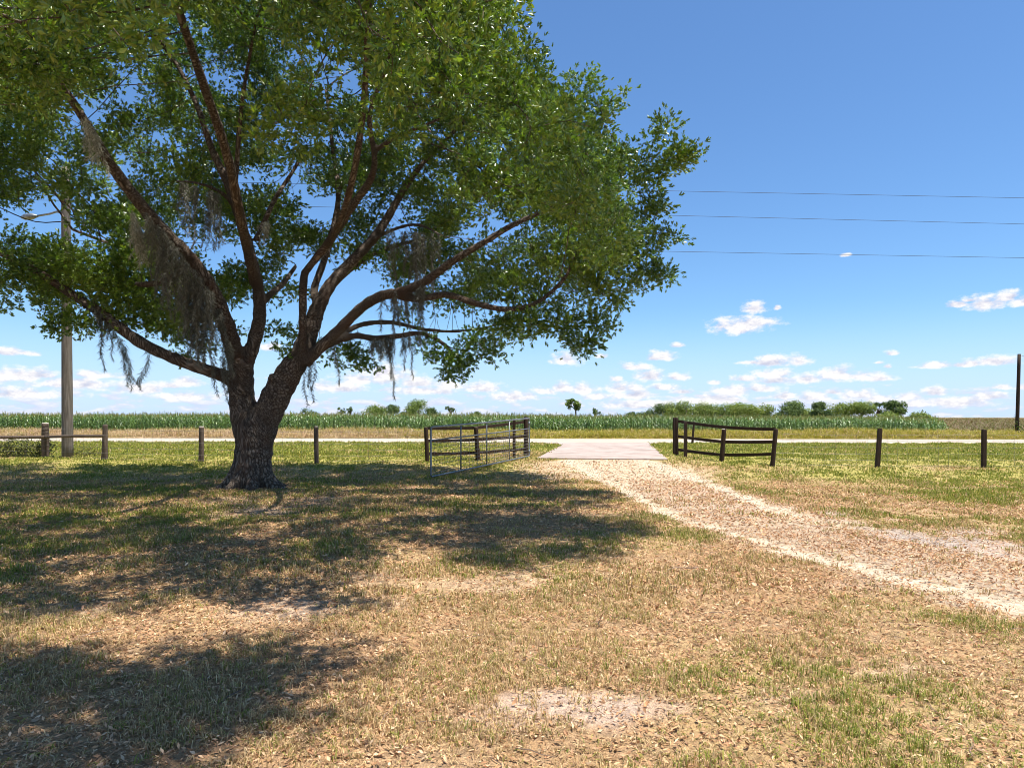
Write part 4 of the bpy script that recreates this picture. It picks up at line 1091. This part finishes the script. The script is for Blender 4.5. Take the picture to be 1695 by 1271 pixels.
# right wire fence
r1, r2 = G(1452, 774), G(1628, 774); r3 = np.array([r2[0] + 3.4, r2[1] - .05, r2[2]])
rwf = empty('wire_fence', tuple(r1), 'woven wire fence on dark square posts across the right lawn', 'fence')
add_post(rwf, r1, 1.16, .062, (.10, 0), 'wood_dark', square=True); add_post(rwf, r2, 1.13, .062, (.02, 0), 'wood_dark', square=True); add_post(rwf, r3, 1.13, .062, (.0, 0), 'wood_dark', square=True)
its = []
for a, b in ((q3, r1), (r1, r2), (r2, r3)): its += wire_items(a, b, zg(a), zg(b), HW, .30, .0032)
link('wire_mesh', tubes_mesh('wire_mesh', its), M['wire'], rwf)

# wire between the last left post and the left board wing
lw2 = empty('wire_fence', tuple(p524), 'short run of fine woven wire between the oak side post and the left board wing', 'fence')
link('wire_mesh', tubes_mesh('wire_mesh', wire_items(p524 + [.08, 0, 0], l0 - [.08, 0, 0], zg(p524), zg(l0), HW, .30, .0032)), M['wire'], lw2)

# lone post near the road
lpst = G(1146, 735)
lone = link('post', post_mesh('post', lpst, 1.12, .055, (.10, 0)), M['wood_dark'])
lone.name = 'marker_post'
tag(lone, 'thin dark post standing alone by the road behind the right board fence', 'post')

# gate
gR, gL = np.array([.575, 22.75]), np.array([-2.06, 17.35])
zT = lambda s: 1.345 + (1.552 - 1.345) * s - .0; zB = lambda s: .075 + (.29 - .075) * s
# sampled straight from the photograph: left top 707, bottom 789; right top 692, bottom 755
zTl, zBl = EYE - 17 * gL[1] / F, EYE - 99 * gL[1] / F; zTr, zBr = EYE - 2.2 * gR[1] / F, EYE - 64.5 * gR[1] / F
def gp(s, u):
    xy = gL + (gR - gL) * s; zb = zBl + (zBr - zBl) * s; zt = zTl + (zTr - zTl) * s
    return np.array([xy[0], xy[1], zb + (zt - zb) * u])
gate = empty('farm_gate', tuple(gp(1, 0)), 'galvanised tube farm gate with wire mesh swung open beside the drive', 'gate')
corner = [gp(0, .03), gp(0, .97), gp(.004, .993), gp(.012, 1), gp(.25, .995), gp(.5, .99), gp(.75, .995), gp(.992, 1), gp(.998, .99), gp(1, .97), gp(1, .03), gp(.996, .005), gp(.985, 0), gp(.5, -.004), gp(.015, 0), gp(.004, .006), gp(0, .03)]
link('frame', tubes_mesh('frame', [(corner, [.024] * len(corner), dict(sides=10, cap=False))]), M['steel'], gate)
link('rail', tubes_mesh('rail', [([gp(0, .735), gp(.5, .725), gp(1, .725)], [.019] * 3, dict(sides=8))]), M['steel'], gate)
for s in (.25, .5, .75):
    link('upright', tubes_mesh('upright', [([gp(s, .0), gp(s, .99)], [.019] * 2, dict(sides=8))]), M['steel'], gate)
its = []
nrmg = np.array([gR[1] - gL[1], -(gR[0] - gL[0]), 0]); nrmg /= np.linalg.norm(nrmg)
for u in np.linspace(.07, .66, 8): its.append(([gp(0, u) + nrmg * .016, gp(1, u) + nrmg * .016], [.0055] * 2, dict(sides=4, cap=False)))
for s in np.arange(.025, 1, .025): its.append(([gp(s, .01) + nrmg * .02, gp(s, .725) + nrmg * .02], [.0045] * 2, dict(sides=3, cap=False)))
link('wire_mesh', tubes_mesh('wire_mesh', its), M['wire'], gate)
for u in (.12, .86):
    h0 = gp(1, u); link('hinge', tubes_mesh('hinge', [([h0 + [-.02, 0, 0], h0 + [.0, .12, 0], h0 + [-.03, .42, .0]], [.014, .016, .014], dict(sides=6)), ([h0 + [0, 0, -.05], h0 + [0, 0, .05]], [.032, .032], dict(sides=8))]), M['steel'], gate)
ch = [gp(0, .70) + [0, 0, -.012 * i] + np.array([.012 * math.sin(i * 2.1), -.03 - .01 * math.cos(i * 1.7), 0]) for i in range(22)]
link('chain', tubes_mesh('chain', [(ch, [.008] * 22, dict(sides=5))]), M['wire'], gate)

# ------------------------------------------------------------------ utility poles and lines
ub = G(112, 757); UY = ub[1]
def up(px, py): return P(px, py, UY)
pole = empty('utility_pole', tuple(ub), 'tall round grey wooden utility pole behind the left fence', 'utility pole')
zt = 9.95
link('shaft', tubes_mesh('shaft', [([np.array([ub[0] + (-.07) * t, UY, -.1 + (zt + .1) * t]) for t in np.linspace(0, 1, 14)], np.linspace(.175, .125, 14), dict(sides=18))]), M['pole'], pole)
xp = ub[0] - .06
ZW = [9.5, 8.78, 7.46]
la = up(60, 358); lb = up(106, 353)
link('lamp_arm', tubes_mesh('lamp_arm', [([lb, lb + [-.25, 0, .05], (la + lb) / 2 + [0, 0, .03], la], [.035, .035, .034, .034], dict(sides=9))]), M['steel'], pole)
hd = la + [-.16, 0, -.01]
lh = link('lamp_head', tubes_mesh('lamp_head', [([la + [.05, 0, 0], la + [-.06, 0, .0], hd, hd + [-.22, 0, -.02], hd + [-.34, 0, -.03]], [.035, .075, .11, .10, .04], dict(sides=12))]), M['steel'], pole)
for z in ZW:
    c0 = np.array([xp, UY - .13, z]); ins_ = link('insulator', tubes_mesh('insulator', [([c0 + [0, .02, 0], c0 + [0, -.03, 0], c0 + [0, -.06, 0], c0 + [0, -.09, 0], c0 + [0, -.11, 0]], [.03, .055, .035, .055, .03], dict(sides=10))]), M['porcelain'], pole)
wl = ['topmost of the three power lines crossing the sky', 'middle of the three power lines crossing the sky', 'lowest of the three power lines crossing the sky']
for z, (xe, ye), lab in zip(ZW, [(18.6, 24.7), (18.9, 25.3), (18.9, 25.2)], wl):
    a = np.array([xp, UY - .20, z]); b = np.array([xe, ye, z]); pts_ = []
    for t in np.linspace(-1.3, 2.2, 40): pts_.append(a + (b - a) * t)
    zz_ = {ZW[0]: (328, ye), ZW[1]: (371, ye), ZW[2]: (427, ye)}[z]
    dz = (EYE + (HOR - zz_[0]) * ye / F) - z
    pts_ = [p + [0, 0, dz * max(0, t)] for p, t in zip(pts_, np.linspace(-1.3, 2.2, 40))]
    tag(link('power_line', tubes_mesh('power_line', [(pts_, [.0062] * 40, dict(sides=6))]), M['cable']), lab, 'power line', 'power lines over the yard')

rb = G(1683, 724); RY = 44.5; rbx = (1683 - CX) * RY / F
rp = empty('telephone_pole', (rbx, RY, .25), 'thin dark pole leaning slightly at the far right beyond the road', 'utility pole')
zt2 = EYE + (HOR - 586) * RY / F
link('shaft', tubes_mesh('shaft', [([np.array([rbx + .16 * t, RY, .1 + (zt2 - .1) * t]) for t in np.linspace(0, 1, 8)], np.linspace(.115, .095, 8), dict(sides=12))]), M['wood_dark'], rp)
c0 = np.array([rbx + .16, RY, zt2 - .12])
link('bracket', tubes_mesh('bracket', [([c0, c0 + [.25, 0, -.02], c0 + [.45, 0, -.06]], [.02, .018, .016], dict(sides=6))]), M['steel'], rp)
v, f, cc = leaf_cloud([((rbx, RY - .1, .5), (.45, .3, .5)), ((rbx, RY - .05, 1.1), (.22, .2, .6)), ((rbx + .6, RY, .6), (.6, .4, .6)), ((rbx + 1.3, RY + .2, .8), (.7, .4, .8)), ((rbx + 2.0, RY + .3, .9), (.7, .4, .8))], 500, .13, [(.05, .09, .02), (.08, .12, .025), (.12, .14, .03)])
tag(link('vine', mesh_np('vine', v, f, cc), M['far']), 'green creeper bushing up around the foot of the far right pole', 'vine')

# ------------------------------------------------------------------ shrub tangled in the left fence
sb = G(35, 757)
v, f, cc = leaf_cloud([((sb[0] - 1.2, sb[1] + .25, .55), (.6, .35, .35)), ((sb[0] - .4, sb[1] + .3, .62), (.55, .35, .38)), ((sb[0] + .25, sb[1] + .2, .48), (.45, .3, .28)), ((sb[0] + .6, sb[1] + .25, .58), (.35, .25, .35)), ((sb[0] - 2, sb[1] + .25, .55), (.7, .35, .38))], 2600, .085, [(.085, .10, .03), (.13, .14, .05), (.17, .17, .07), (.06, .075, .025)])
st_ = []
for i in range(46):
    p0 = np.array([sb[0] + rng.uniform(-2.2, .8), sb[1] + .22 + rng.normal(0, .1), .2]); q = p0 + [rng.normal(0, .3), rng.normal(0, .15), rng.uniform(.35, .8)]
    st_.append(([p0, (p0 + q) / 2 + rng.normal(0, .04, 3), q], [.008, .006, .004], dict(sides=4, cap=False)))
shrub = empty('shrub', tuple(sb), 'scrubby olive weed bush growing through the wire at far left', 'shrub')
link('foliage', mesh_np('foliage', v, f, cc), M['far'], shrub); link('stem', tubes_mesh('stem', st_), M['wood_grey'], shrub)
v, f, cc = leaf_cloud([((sb[0] + 1.7, sb[1] + .25, .42), (.5, .3, .2)), ((sb[0] + 2.3, sb[1] + .3, .38), (.4, .3, .16))], 1500, .065, [(.12, .13, .04), (.18, .17, .06), (.09, .11, .03)])
st_ = [([np.array([sb[0] + rng.uniform(1.3, 2.6), sb[1] + .25, .2]), np.array([sb[0] + rng.uniform(1.3, 2.6), sb[1] + .25, rng.uniform(.4, .7)])], [.006, .004], dict(sides=4, cap=False)) for _ in range(16)]
sh2 = empty('shrub', (sb[0] + 2, sb[1] + .25, .25), 'small sprawling weed at the foot of the utility pole', 'shrub')
link('foliage', mesh_np('foliage', v, f, cc), M['far'], sh2); link('stem', tubes_mesh('stem', st_), M['wood_grey'], sh2)

# ------------------------------------------------------------------ far trees
FG = [(.12, .18, .04), (.16, .22, .05), (.21, .27, .055), (.26, .29, .07)]
FD = [(.07, .115, .04), (.10, .15, .05), (.13, .18, .055)]
def far_tree(label, px, top, dist, wpx, shape='round', cols=FG, group='trees beyond the corn', dens=440, leaf=.26):
    sc = dist / F; x = (px - CX) * sc; ztop = EYE + (HOR - top + 4) * sc; hw = wpx * (.5 if shape in ('twin', 'sparse') else .78) * sc; zb = .25; ht = ztop - zb
    root = empty('tree', (x, dist, zb), label, 'tree', group)
    B = []; items_ = [([np.array([x, dist, zb - .1]), np.array([x + rng.normal(0, .08) * hw, dist, zb + ht * .35]), np.array([x + rng.normal(0, .1) * hw, dist, zb + ht * .7])], [.05 * ht, .038 * ht, .015 * ht], dict(sides=7))]
    if shape == 'round':
        for i in range(16):
            a = rng.uniform(0, 6.28); u = rng.uniform(0, 1); rr_ = rng.uniform(.2, .85)
            zc = zb + ht * (.40 + .50 * u); env = math.sqrt(max(.05, 1 - (u - .35) ** 2 * 1.9))
            r = hw * rng.uniform(.22, .40)
            c_ = np.array([x + hw * rr_ * env * math.cos(a), dist + hw * rr_ * env * math.sin(a), min(zc, ztop - r * .8)])
            B.append((c_, (r, r, r * .8)))
        for i in range(5):
            b = B[i][0]; items_.append(([np.array([x, dist, zb + ht * .25]), b], [.02 * ht, .006 * ht], dict(sides=5)))
        B.append((np.array([x, dist, ztop - hw * .3]), (hw * .45, hw * .45, hw * .3)))
    elif shape == 'bush':
        for i in range(14):
            a = rng.uniform(0, 6.28); rr_ = rng.uniform(0, .85); r = hw * rng.uniform(.25, .4)
            c_ = np.array([x + hw * rr_ * math.cos(a), dist + hw * rr_ * math.sin(a), zb + max(r * .7, (ht - r * .7) * (1 - .55 * rr_ * rr_) * rng.uniform(.5, 1))]); B.append((c_, (r, r, r * .75)))
    elif shape == 'sparse':
        for i in range(9):
            a = rng.uniform(0, 6.28); rr_ = rng.uniform(.2, 1.0); r = hw * rng.uniform(.14, .26)
            c_ = np.array([x + hw * rr_ * math.cos(a), dist + hw * rr_ * math.sin(a), zb + ht * rng.uniform(.55, .96)]); B.append((c_, (r, r, r * .8)))
            items_.append(([np.array([x, dist, zb + ht * .4]), (c_ + np.array([x, dist, zb + ht * .5])) / 2 + rng.normal(0, .1 * hw, 3), c_], [.02 * ht, .012 * ht, .005 * ht], dict(sides=5)))
    elif shape == 'twin':
        items_ = [([np.array([x + hw * .35, dist, zb - .1]), np.array([x + hw * .3, dist, zb + ht * .55]), np.array([x - hw * .1, dist, zb + ht * .8])], [.035 * ht, .03 * ht, .015 * ht], dict(sides=7)), ([np.array([x + hw * .3, dist, zb + ht * .5]), np.array([x - hw * .45, dist, zb + ht * .78])], [.02 * ht, .01 * ht], dict(sides=5))]
        for (ux, uz, r) in [(-.5, .86, .42), (-.15, .92, .3), (.35, .8, .36), (.6, .72, .38), (.5, .58, .28), (-.75, .74, .25), (-.4, .64, .18), (.2, .66, .2), (-.62, .6, .12)]:
            B.append((np.array([x + ux * hw, dist + rng.normal(0, .2) * hw, zb + ht * uz]), (r * hw, r * hw, r * hw * .75)))
    k_ = dens / max(1e-6, (hw ** 2)) * 1.0
    v, f, cc = leaf_cloud(B, dens * 22 / (hw ** 2 * 4), leaf, cols)
    link('trunk', tubes_mesh('trunk', items_), M['wood_grey'], root)
    link('crown', mesh_np('crown', v, f, cc), M['far'], root)
    return root

R_ = [  # right hand tree line : label, px, top, dist, width px, shape
 ('low rounded dark bush at the left end of the right tree line', 1075, 678, 135, 34, 'bush', FD),
 ('grey-green open-crowned tree second from the left end of the right tree line', 1103, 671, 132, 40, 'round', FD + FG[:1]),
 ('tallest bright green tree over the left board of the right fence wing', 1140, 667, 128, 52, 'round', FG),
 ('pale green tree between the tallest one and a dark narrow one', 1172, 673, 130, 40, 'round', FG),
 ('broad leafy tree above the middle of the right board fence', 1203, 671, 129, 50, 'round', FG[:3]),
 ('domed yellow-green tree just right of the broad leafy one', 1233, 670, 126, 46, 'round', FG[1:]),
 ('lower sloping tree ending the left half of the right tree line', 1265, 671, 128, 46, 'bush', FG),
 ('small gap-side bush right of the sloping tree', 1292, 684, 132, 22, 'bush', FD),
 ('tall pointed dark tree right of the gap in the tree line', 1312, 667, 128, 44, 'round', FD + FG[:2]),
 ('light green rounded tree beside the pointed dark one', 1338, 674, 127, 36, 'bush', FG[1:]),
 ('small round dark tree on a bare stem standing by itself', 1357, 669, 120, 22, 'round', FD),
 ('wide pale green tree above the lawn right of the board fence', 1395, 670, 128, 52, 'round', FG),
 ('bushy bright tree in the middle of the wide green clump', 1425, 667, 126, 46, 'round', FG),
 ('thin dark-topped tree near the right end of the tree line', 1453, 669, 128, 24, 'sparse', FD),
 ('spiky upright tree at the right end of the tree line', 1481, 666, 124, 28, 'round', FD + FG[:2]),
 ('low green bush below the spiky tree', 1466, 681, 122, 34, 'bush', FG),
 ('rounded bright shrub at the corner where the corn ends', 1527, 683, 62, 34, 'bush', FG[1:]),
]
for a in R_: far_tree(a[0], a[1], a[2], a[3], a[4], a[5], a[6], leaf=.30 if a[3] > 100 else .16)
L_ = [
 ('low dark tree just right of the oak trunk on the horizon', 508, 678, 230, 26, 'bush', FD),
 ('spiky fan-headed tree left of the first round tree', 567, 679, 225, 14, 'sparse', FD),
 ('thin bare-looking tree beside the fan-headed one', 581, 678, 225, 18, 'sparse', FD),
 ('round dark green tree left of the pair behind the gate post', 621, 673, 215, 30, 'round', FG[:3]),
 ('broad round tree second from the round dark green one', 647, 673, 218, 26, 'round', FD),
 ('tallest rounded tree on the horizon left of the gate', 692, 664, 205, 36, 'round', FG[:3]),
 ('smaller tree clinging to the right side of the tallest rounded tree', 716, 676, 208, 22, 'bush', FD),
 ('tree clinging to the left side of the tallest rounded tree', 675, 678, 208, 16, 'bush', FD),
 ('little sparse dark tree above the left part of the gate', 746, 676, 215, 16, 'sparse', FD),
 ('tiny low tree above the middle of the gate', 789, 684, 235, 16, 'bush', FD),
 ('two-lobed drooping tree standing alone above the concrete apron', 949, 663, 150, 26, 'twin', FG[:3]),
 ('tiny leafless-looking tree right of the two-lobed tree', 986, 679, 170, 15, 'sparse', FD),
 ('low dark bush between the tiny tree and the right tree line', 1045, 685, 170, 20, 'bush', FD),
]
for a in L_: far_tree(a[0], a[1], a[2], a[3], a[4], a[5], a[6], 'trees on the horizon left of the drive', leaf=.42, dens=260)

# ------------------------------------------------------------------ sky, sun, camera
SUNV = Vector((*SUNXY, 1.0)).normalized()
w = bpy.data.worlds.new('World'); S.world = w; w.use_nodes = True
nt = w.node_tree; nt.nodes.clear(); L = nt.links.new
sky = N(nt, 'ShaderNodeTexSky', sky_type='NISHITA', sun_disc=False)
sky.sun_elevation = math.asin(SUNV.z); sky.sun_rotation = math.atan2(SUNV.x, SUNV.y)
sky.altitude = 10; sky.air_density = 1.0; sky.dust_density = .35; sky.ozone_density = 3.0
tc = N(nt, 'ShaderNodeTexCoord')
sep = N(nt, 'ShaderNodeSeparateXYZ'); L(tc.outputs['Generated'], sep.inputs[0])
az = N(nt, 'ShaderNodeMath', operation='ARCTAN2'); L(sep.outputs['X'], az.inputs[0]); L(sep.outputs['Y'], az.inputs[1])
el = N(nt, 'ShaderNodeMath', operation='ARCSINE'); L(sep.outputs['Z'], el.inputs[0])
ae = N(nt, 'ShaderNodeCombineXYZ'); L(az.outputs[0], ae.inputs[0]); L(el.outputs[0], ae.inputs[1])
def mth(op, a, b=None, c=None, clamp=False):
    n = N(nt, 'ShaderNodeMath', operation=op); n.use_clamp = clamp
    for i, q in enumerate((a, b, c)):
        if q is None: continue
        if isinstance(q, (int, float)): n.inputs[i].default_value = q
        else: L(q, n.inputs[i])
    return n.outputs[0]
def vm(op, a, b, out=0):
    n = N(nt, 'ShaderNodeVectorMath', operation=op)
    for i, q in enumerate((a, b)):
        if q is None: continue
        if isinstance(q, tuple): n.inputs[i].default_value = q
        else: L(q, n.inputs[i])
    return n.outputs['Value'] if op == 'LENGTH' else n.outputs[0]
CLOUDS = [(1222, 538, 40, 15), (1250, 533, 38, 9), (1250, 508, 20, 11), (1286, 509, 5, 4), (1585, 504, 16, 5), (1630, 502, 24, 11), (1668, 491, 16, 8), (1690, 498, 16, 9), (1604, 497, 9, 3),
 (1400, 422, 7, 3), (1020, 627, 12, 5), (1098, 640, 24, 6), (1130, 648, 20, 5), (985, 655, 22, 7), (905, 646, 20, 8), (1300, 655, 22, 6), (1380, 648, 14, 5), (1500, 655, 16, 6), (1520, 668, 20, 5), (1640, 655, 18, 5), (1660, 640, 10, 4), (1455, 600, 6, 2), (1470, 606, 5, 3), (1700, 640, 14, 6), (940, 594, 26, 11), (998, 589, 10, 4), (1098, 588, 22, 9), (1085, 592, 18, 5), (1122, 571, 12, 4), (1052, 606, 26, 7), (1075, 621, 26, 10), (1118, 623, 20, 7), (1028, 640, 30, 10), (1050, 652, 40, 10), (965, 643, 32, 11), (930, 641, 22, 9), (1275, 598, 34, 10), (1245, 599, 20, 4), (1324, 596, 17, 10), (1280, 617, 30, 9), (1290, 628, 34, 8), (1232, 626, 18, 5), (1334, 626, 19, 9), (1385, 618, 28, 12), (1418, 621, 36, 9), (1455, 625, 20, 6), (1182, 633, 12, 4), (1215, 645, 36, 10), (1262, 642, 26, 8), (1475, 584, 9, 4), (1548, 604, 24, 5), (1608, 600, 14, 6), (1645, 597, 26, 7), (1590, 604, 22, 4), (1548, 648, 16, 7), (1418, 652, 26, 9), (1455, 659, 20, 7), (1345, 655, 28, 8),
 (35, 620, 36, 11), (70, 620, 20, 7), (12, 582, 26, 6), (42, 584, 18, 4), (165, 620, 32, 6), (310, 632, 22, 8), (278, 637, 20, 6), (120, 634, 60, 10), (235, 642, 40, 9), (640, 618, 50, 16), (600, 625, 40, 12), (690, 632, 40, 10), (745, 636, 30, 9), (795, 640, 36, 10), (448, 574, 16, 7), (560, 640, 40, 10), (700, 645, 60, 9), (850, 655, 40, 10), (1180, 660, 60, 10), (1050, 668, 60, 9), (1580, 665, 40, 8), (30, 650, 60, 9), (310, 655, 50, 8)]
acc_ = None
for (px, py, hw_, hh_) in CLOUDS:
    dv = Vector(((px - CX) / F, 1, (HOR - (py + hh_ * .35)) / F)).normalized(); a0, e0_ = math.atan2(dv.x, dv.y), math.asin(dv.z)
    sa = F * .80 if abs(px - CX) > 500 else F * .95
    d1 = vm('SUBTRACT', ae.outputs[0], (a0, e0_, 0)); d2_ = vm('MULTIPLY', d1, (sa / (hw_ * 1.25) * (1.25 if abs(px - CX) > 500 else 1.05), F / (hh_ * 1.55), 0)); d3_ = vm('MULTIPLY', d2_, (-1, -2.0, 0))
    ln = vm('LENGTH', vm('MAXIMUM', d2_, d3_), None)
    acc_ = ln if acc_ is None else mth('MINIMUM', acc_, ln)
def noise(vec, scale, detail, rough=.6):
    n = N(nt, 'ShaderNodeTexNoise'); n.inputs['Scale'].default_value = scale; n.inputs['Detail'].default_value = detail; n.inputs['Roughness'].default_value = rough
    L(vec, n.inputs['Vector']); return n.outputs['Fac']
st1 = vm('MULTIPLY', ae.outputs[0], (1, 1.7, 0))
st1b = vm('ADD', st1, (.0035, .012, 0))
nA = noise(st1, 46, 6, .62); nB = noise(st1b, 46, 6, .62)
f1 = mth('ADD', mth('SUBTRACT', 1.12, acc_), mth('MULTIPLY', mth('SUBTRACT', nA, .5), 2.3))
mr = N(nt, 'ShaderNodeMapRange', interpolation_type='SMOOTHSTEP'); mr.inputs[1].default_value = .05; mr.inputs[2].default_value = .85; L(f1, mr.inputs[0])
# scattered low bank of small cumulus along the horizon, all round
st2 = vm('MULTIPLY', ae.outputs[0], (1, 3.4, 0)); st2b = vm('ADD', st2, (.004, .016, 0))
nC = noise(st2, 24, 7, .6); nD = noise(st2b, 24, 7, .6)
big = noise(vm('MULTIPLY', ae.outputs[0], (1, 1, 0)), 3.2, 2, .5)
pk = N(nt, 'ShaderNodeMapRange', interpolation_type='SMOOTHSTEP'); pk.inputs[1].default_value = .085; pk.inputs[2].default_value = .015; L(el.outputs[0], pk.inputs[0])
f2 = mth('ADD', nC, mth('MULTIPLY', mth('SUBTRACT', pk.outputs[0], 1.0), .42)); f2 = mth('ADD', f2, mth('MULTIPLY', mth('SUBTRACT', big, .5), .25))
mr2 = N(nt, 'ShaderNodeMapRange', interpolation_type='SMOOTHSTEP'); mr2.inputs[1].default_value = .445; mr2.inputs[2].default_value = .585; L(f2, mr2.inputs[0])
m2 = mth('MULTIPLY', mr2.outputs[0], .80)
# colours (the Background strength is 0.1, hence the large numbers)
BG = .075
shade1 = mth('MULTIPLY_ADD', mth('SUBTRACT', nA, nB), 3.2, .72, True); shade2 = mth('MULTIPLY_ADD', mth('SUBTRACT', nC, nD), 3.0, .5, True)
c1 = ramp(nt, [(0, (.35, .36, .44)), (.5, (.455, .455, .50)), (1, (.575, .565, .555))], shade1)
c2 = ramp(nt, [(0, (.34, .39, .51)), (.5, (.41, .43, .52)), (1, (.52, .52, .55))], shade2)
grade = N(nt, 'ShaderNodeVectorMath', operation='MULTIPLY'); grade.inputs[1].default_value = (.78, 1.04, 1.26)
L(sky.outputs[0], grade.inputs[0])
hz = N(nt, 'ShaderNodeMapRange', interpolation_type='SMOOTHSTEP'); hz.inputs[1].default_value = .16; hz.inputs[2].default_value = -.01; L(el.outputs[0], hz.inputs[0])
def mixcol(f, a, b):
    n = N(nt, 'ShaderNodeMix', data_type='RGBA', blend_type='MIX'); n.clamp_result = False
    L(f, n.inputs[0]); L(a, n.inputs[6])
    if isinstance(b, tuple): n.inputs[7].default_value = b
    else: L(b, n.inputs[7])
    return n.outputs[2]
K = 1 / BG
base_sky = mixcol(mth('MULTIPLY', hz.outputs[0], .75), grade.outputs[0], (.36 * K, .46 * K, .66 * K, 1))
s2 = vm('MULTIPLY', c2.outputs[0], (K, K, K)); s1 = vm('MULTIPLY', c1.outputs[0], (K, K, K))
full = mixcol(mr.outputs[0], mixcol(m2, base_sky, s2), s1)
bg = N(nt, 'ShaderNodeBackground'); bg.inputs[1].default_value = BG; L(full, bg.inputs[0])
wo = N(nt, 'ShaderNodeOutputWorld'); L(bg.outputs[0], wo.inputs[0])
w.cycles.sampling_method = 'MANUAL'; w.cycles.sample_map_resolution = 512

sl = bpy.data.lights.new('sun', 'SUN'); sl.energy = 5.0; sl.angle = math.radians(.53); sl.color = (1.0, .95, .87)
so = bpy.data.objects.new('sun', sl); COL.objects.link(so); so.rotation_euler = (-SUNV).to_track_quat('-Z', 'Y').to_euler()

cd = bpy.data.cameras.new('camera'); cd.lens = 24; cd.sensor_width = 36; cd.sensor_fit = 'HORIZONTAL'; cd.clip_end = 5000; cd.clip_start = .05
cd.shift_y = (HOR - 635.5) / W0
co = bpy.data.objects.new('camera', cd); COL.objects.link(co); co.location = (0, 0, EYE); co.rotation_euler = (math.pi / 2, 0, 0)
S.camera = co
S.view_settings.view_transform = 'Standard'; S.view_settings.look = 'None'; S.view_settings.exposure = .90; S.view_settings.gamma = 1
S.cycles.filter_width = .95; S.cycles.max_bounces = 6; S.cycles.diffuse_bounces = 3; S.cycles.glossy_bounces = 2; S.cycles.transmission_bounces = 4; S.cycles.transparent_max_bounces = 4
S.cycles.sample_clamp_indirect = 6
S.cycles.caustics_reflective = False; S.cycles.caustics_refractive = False
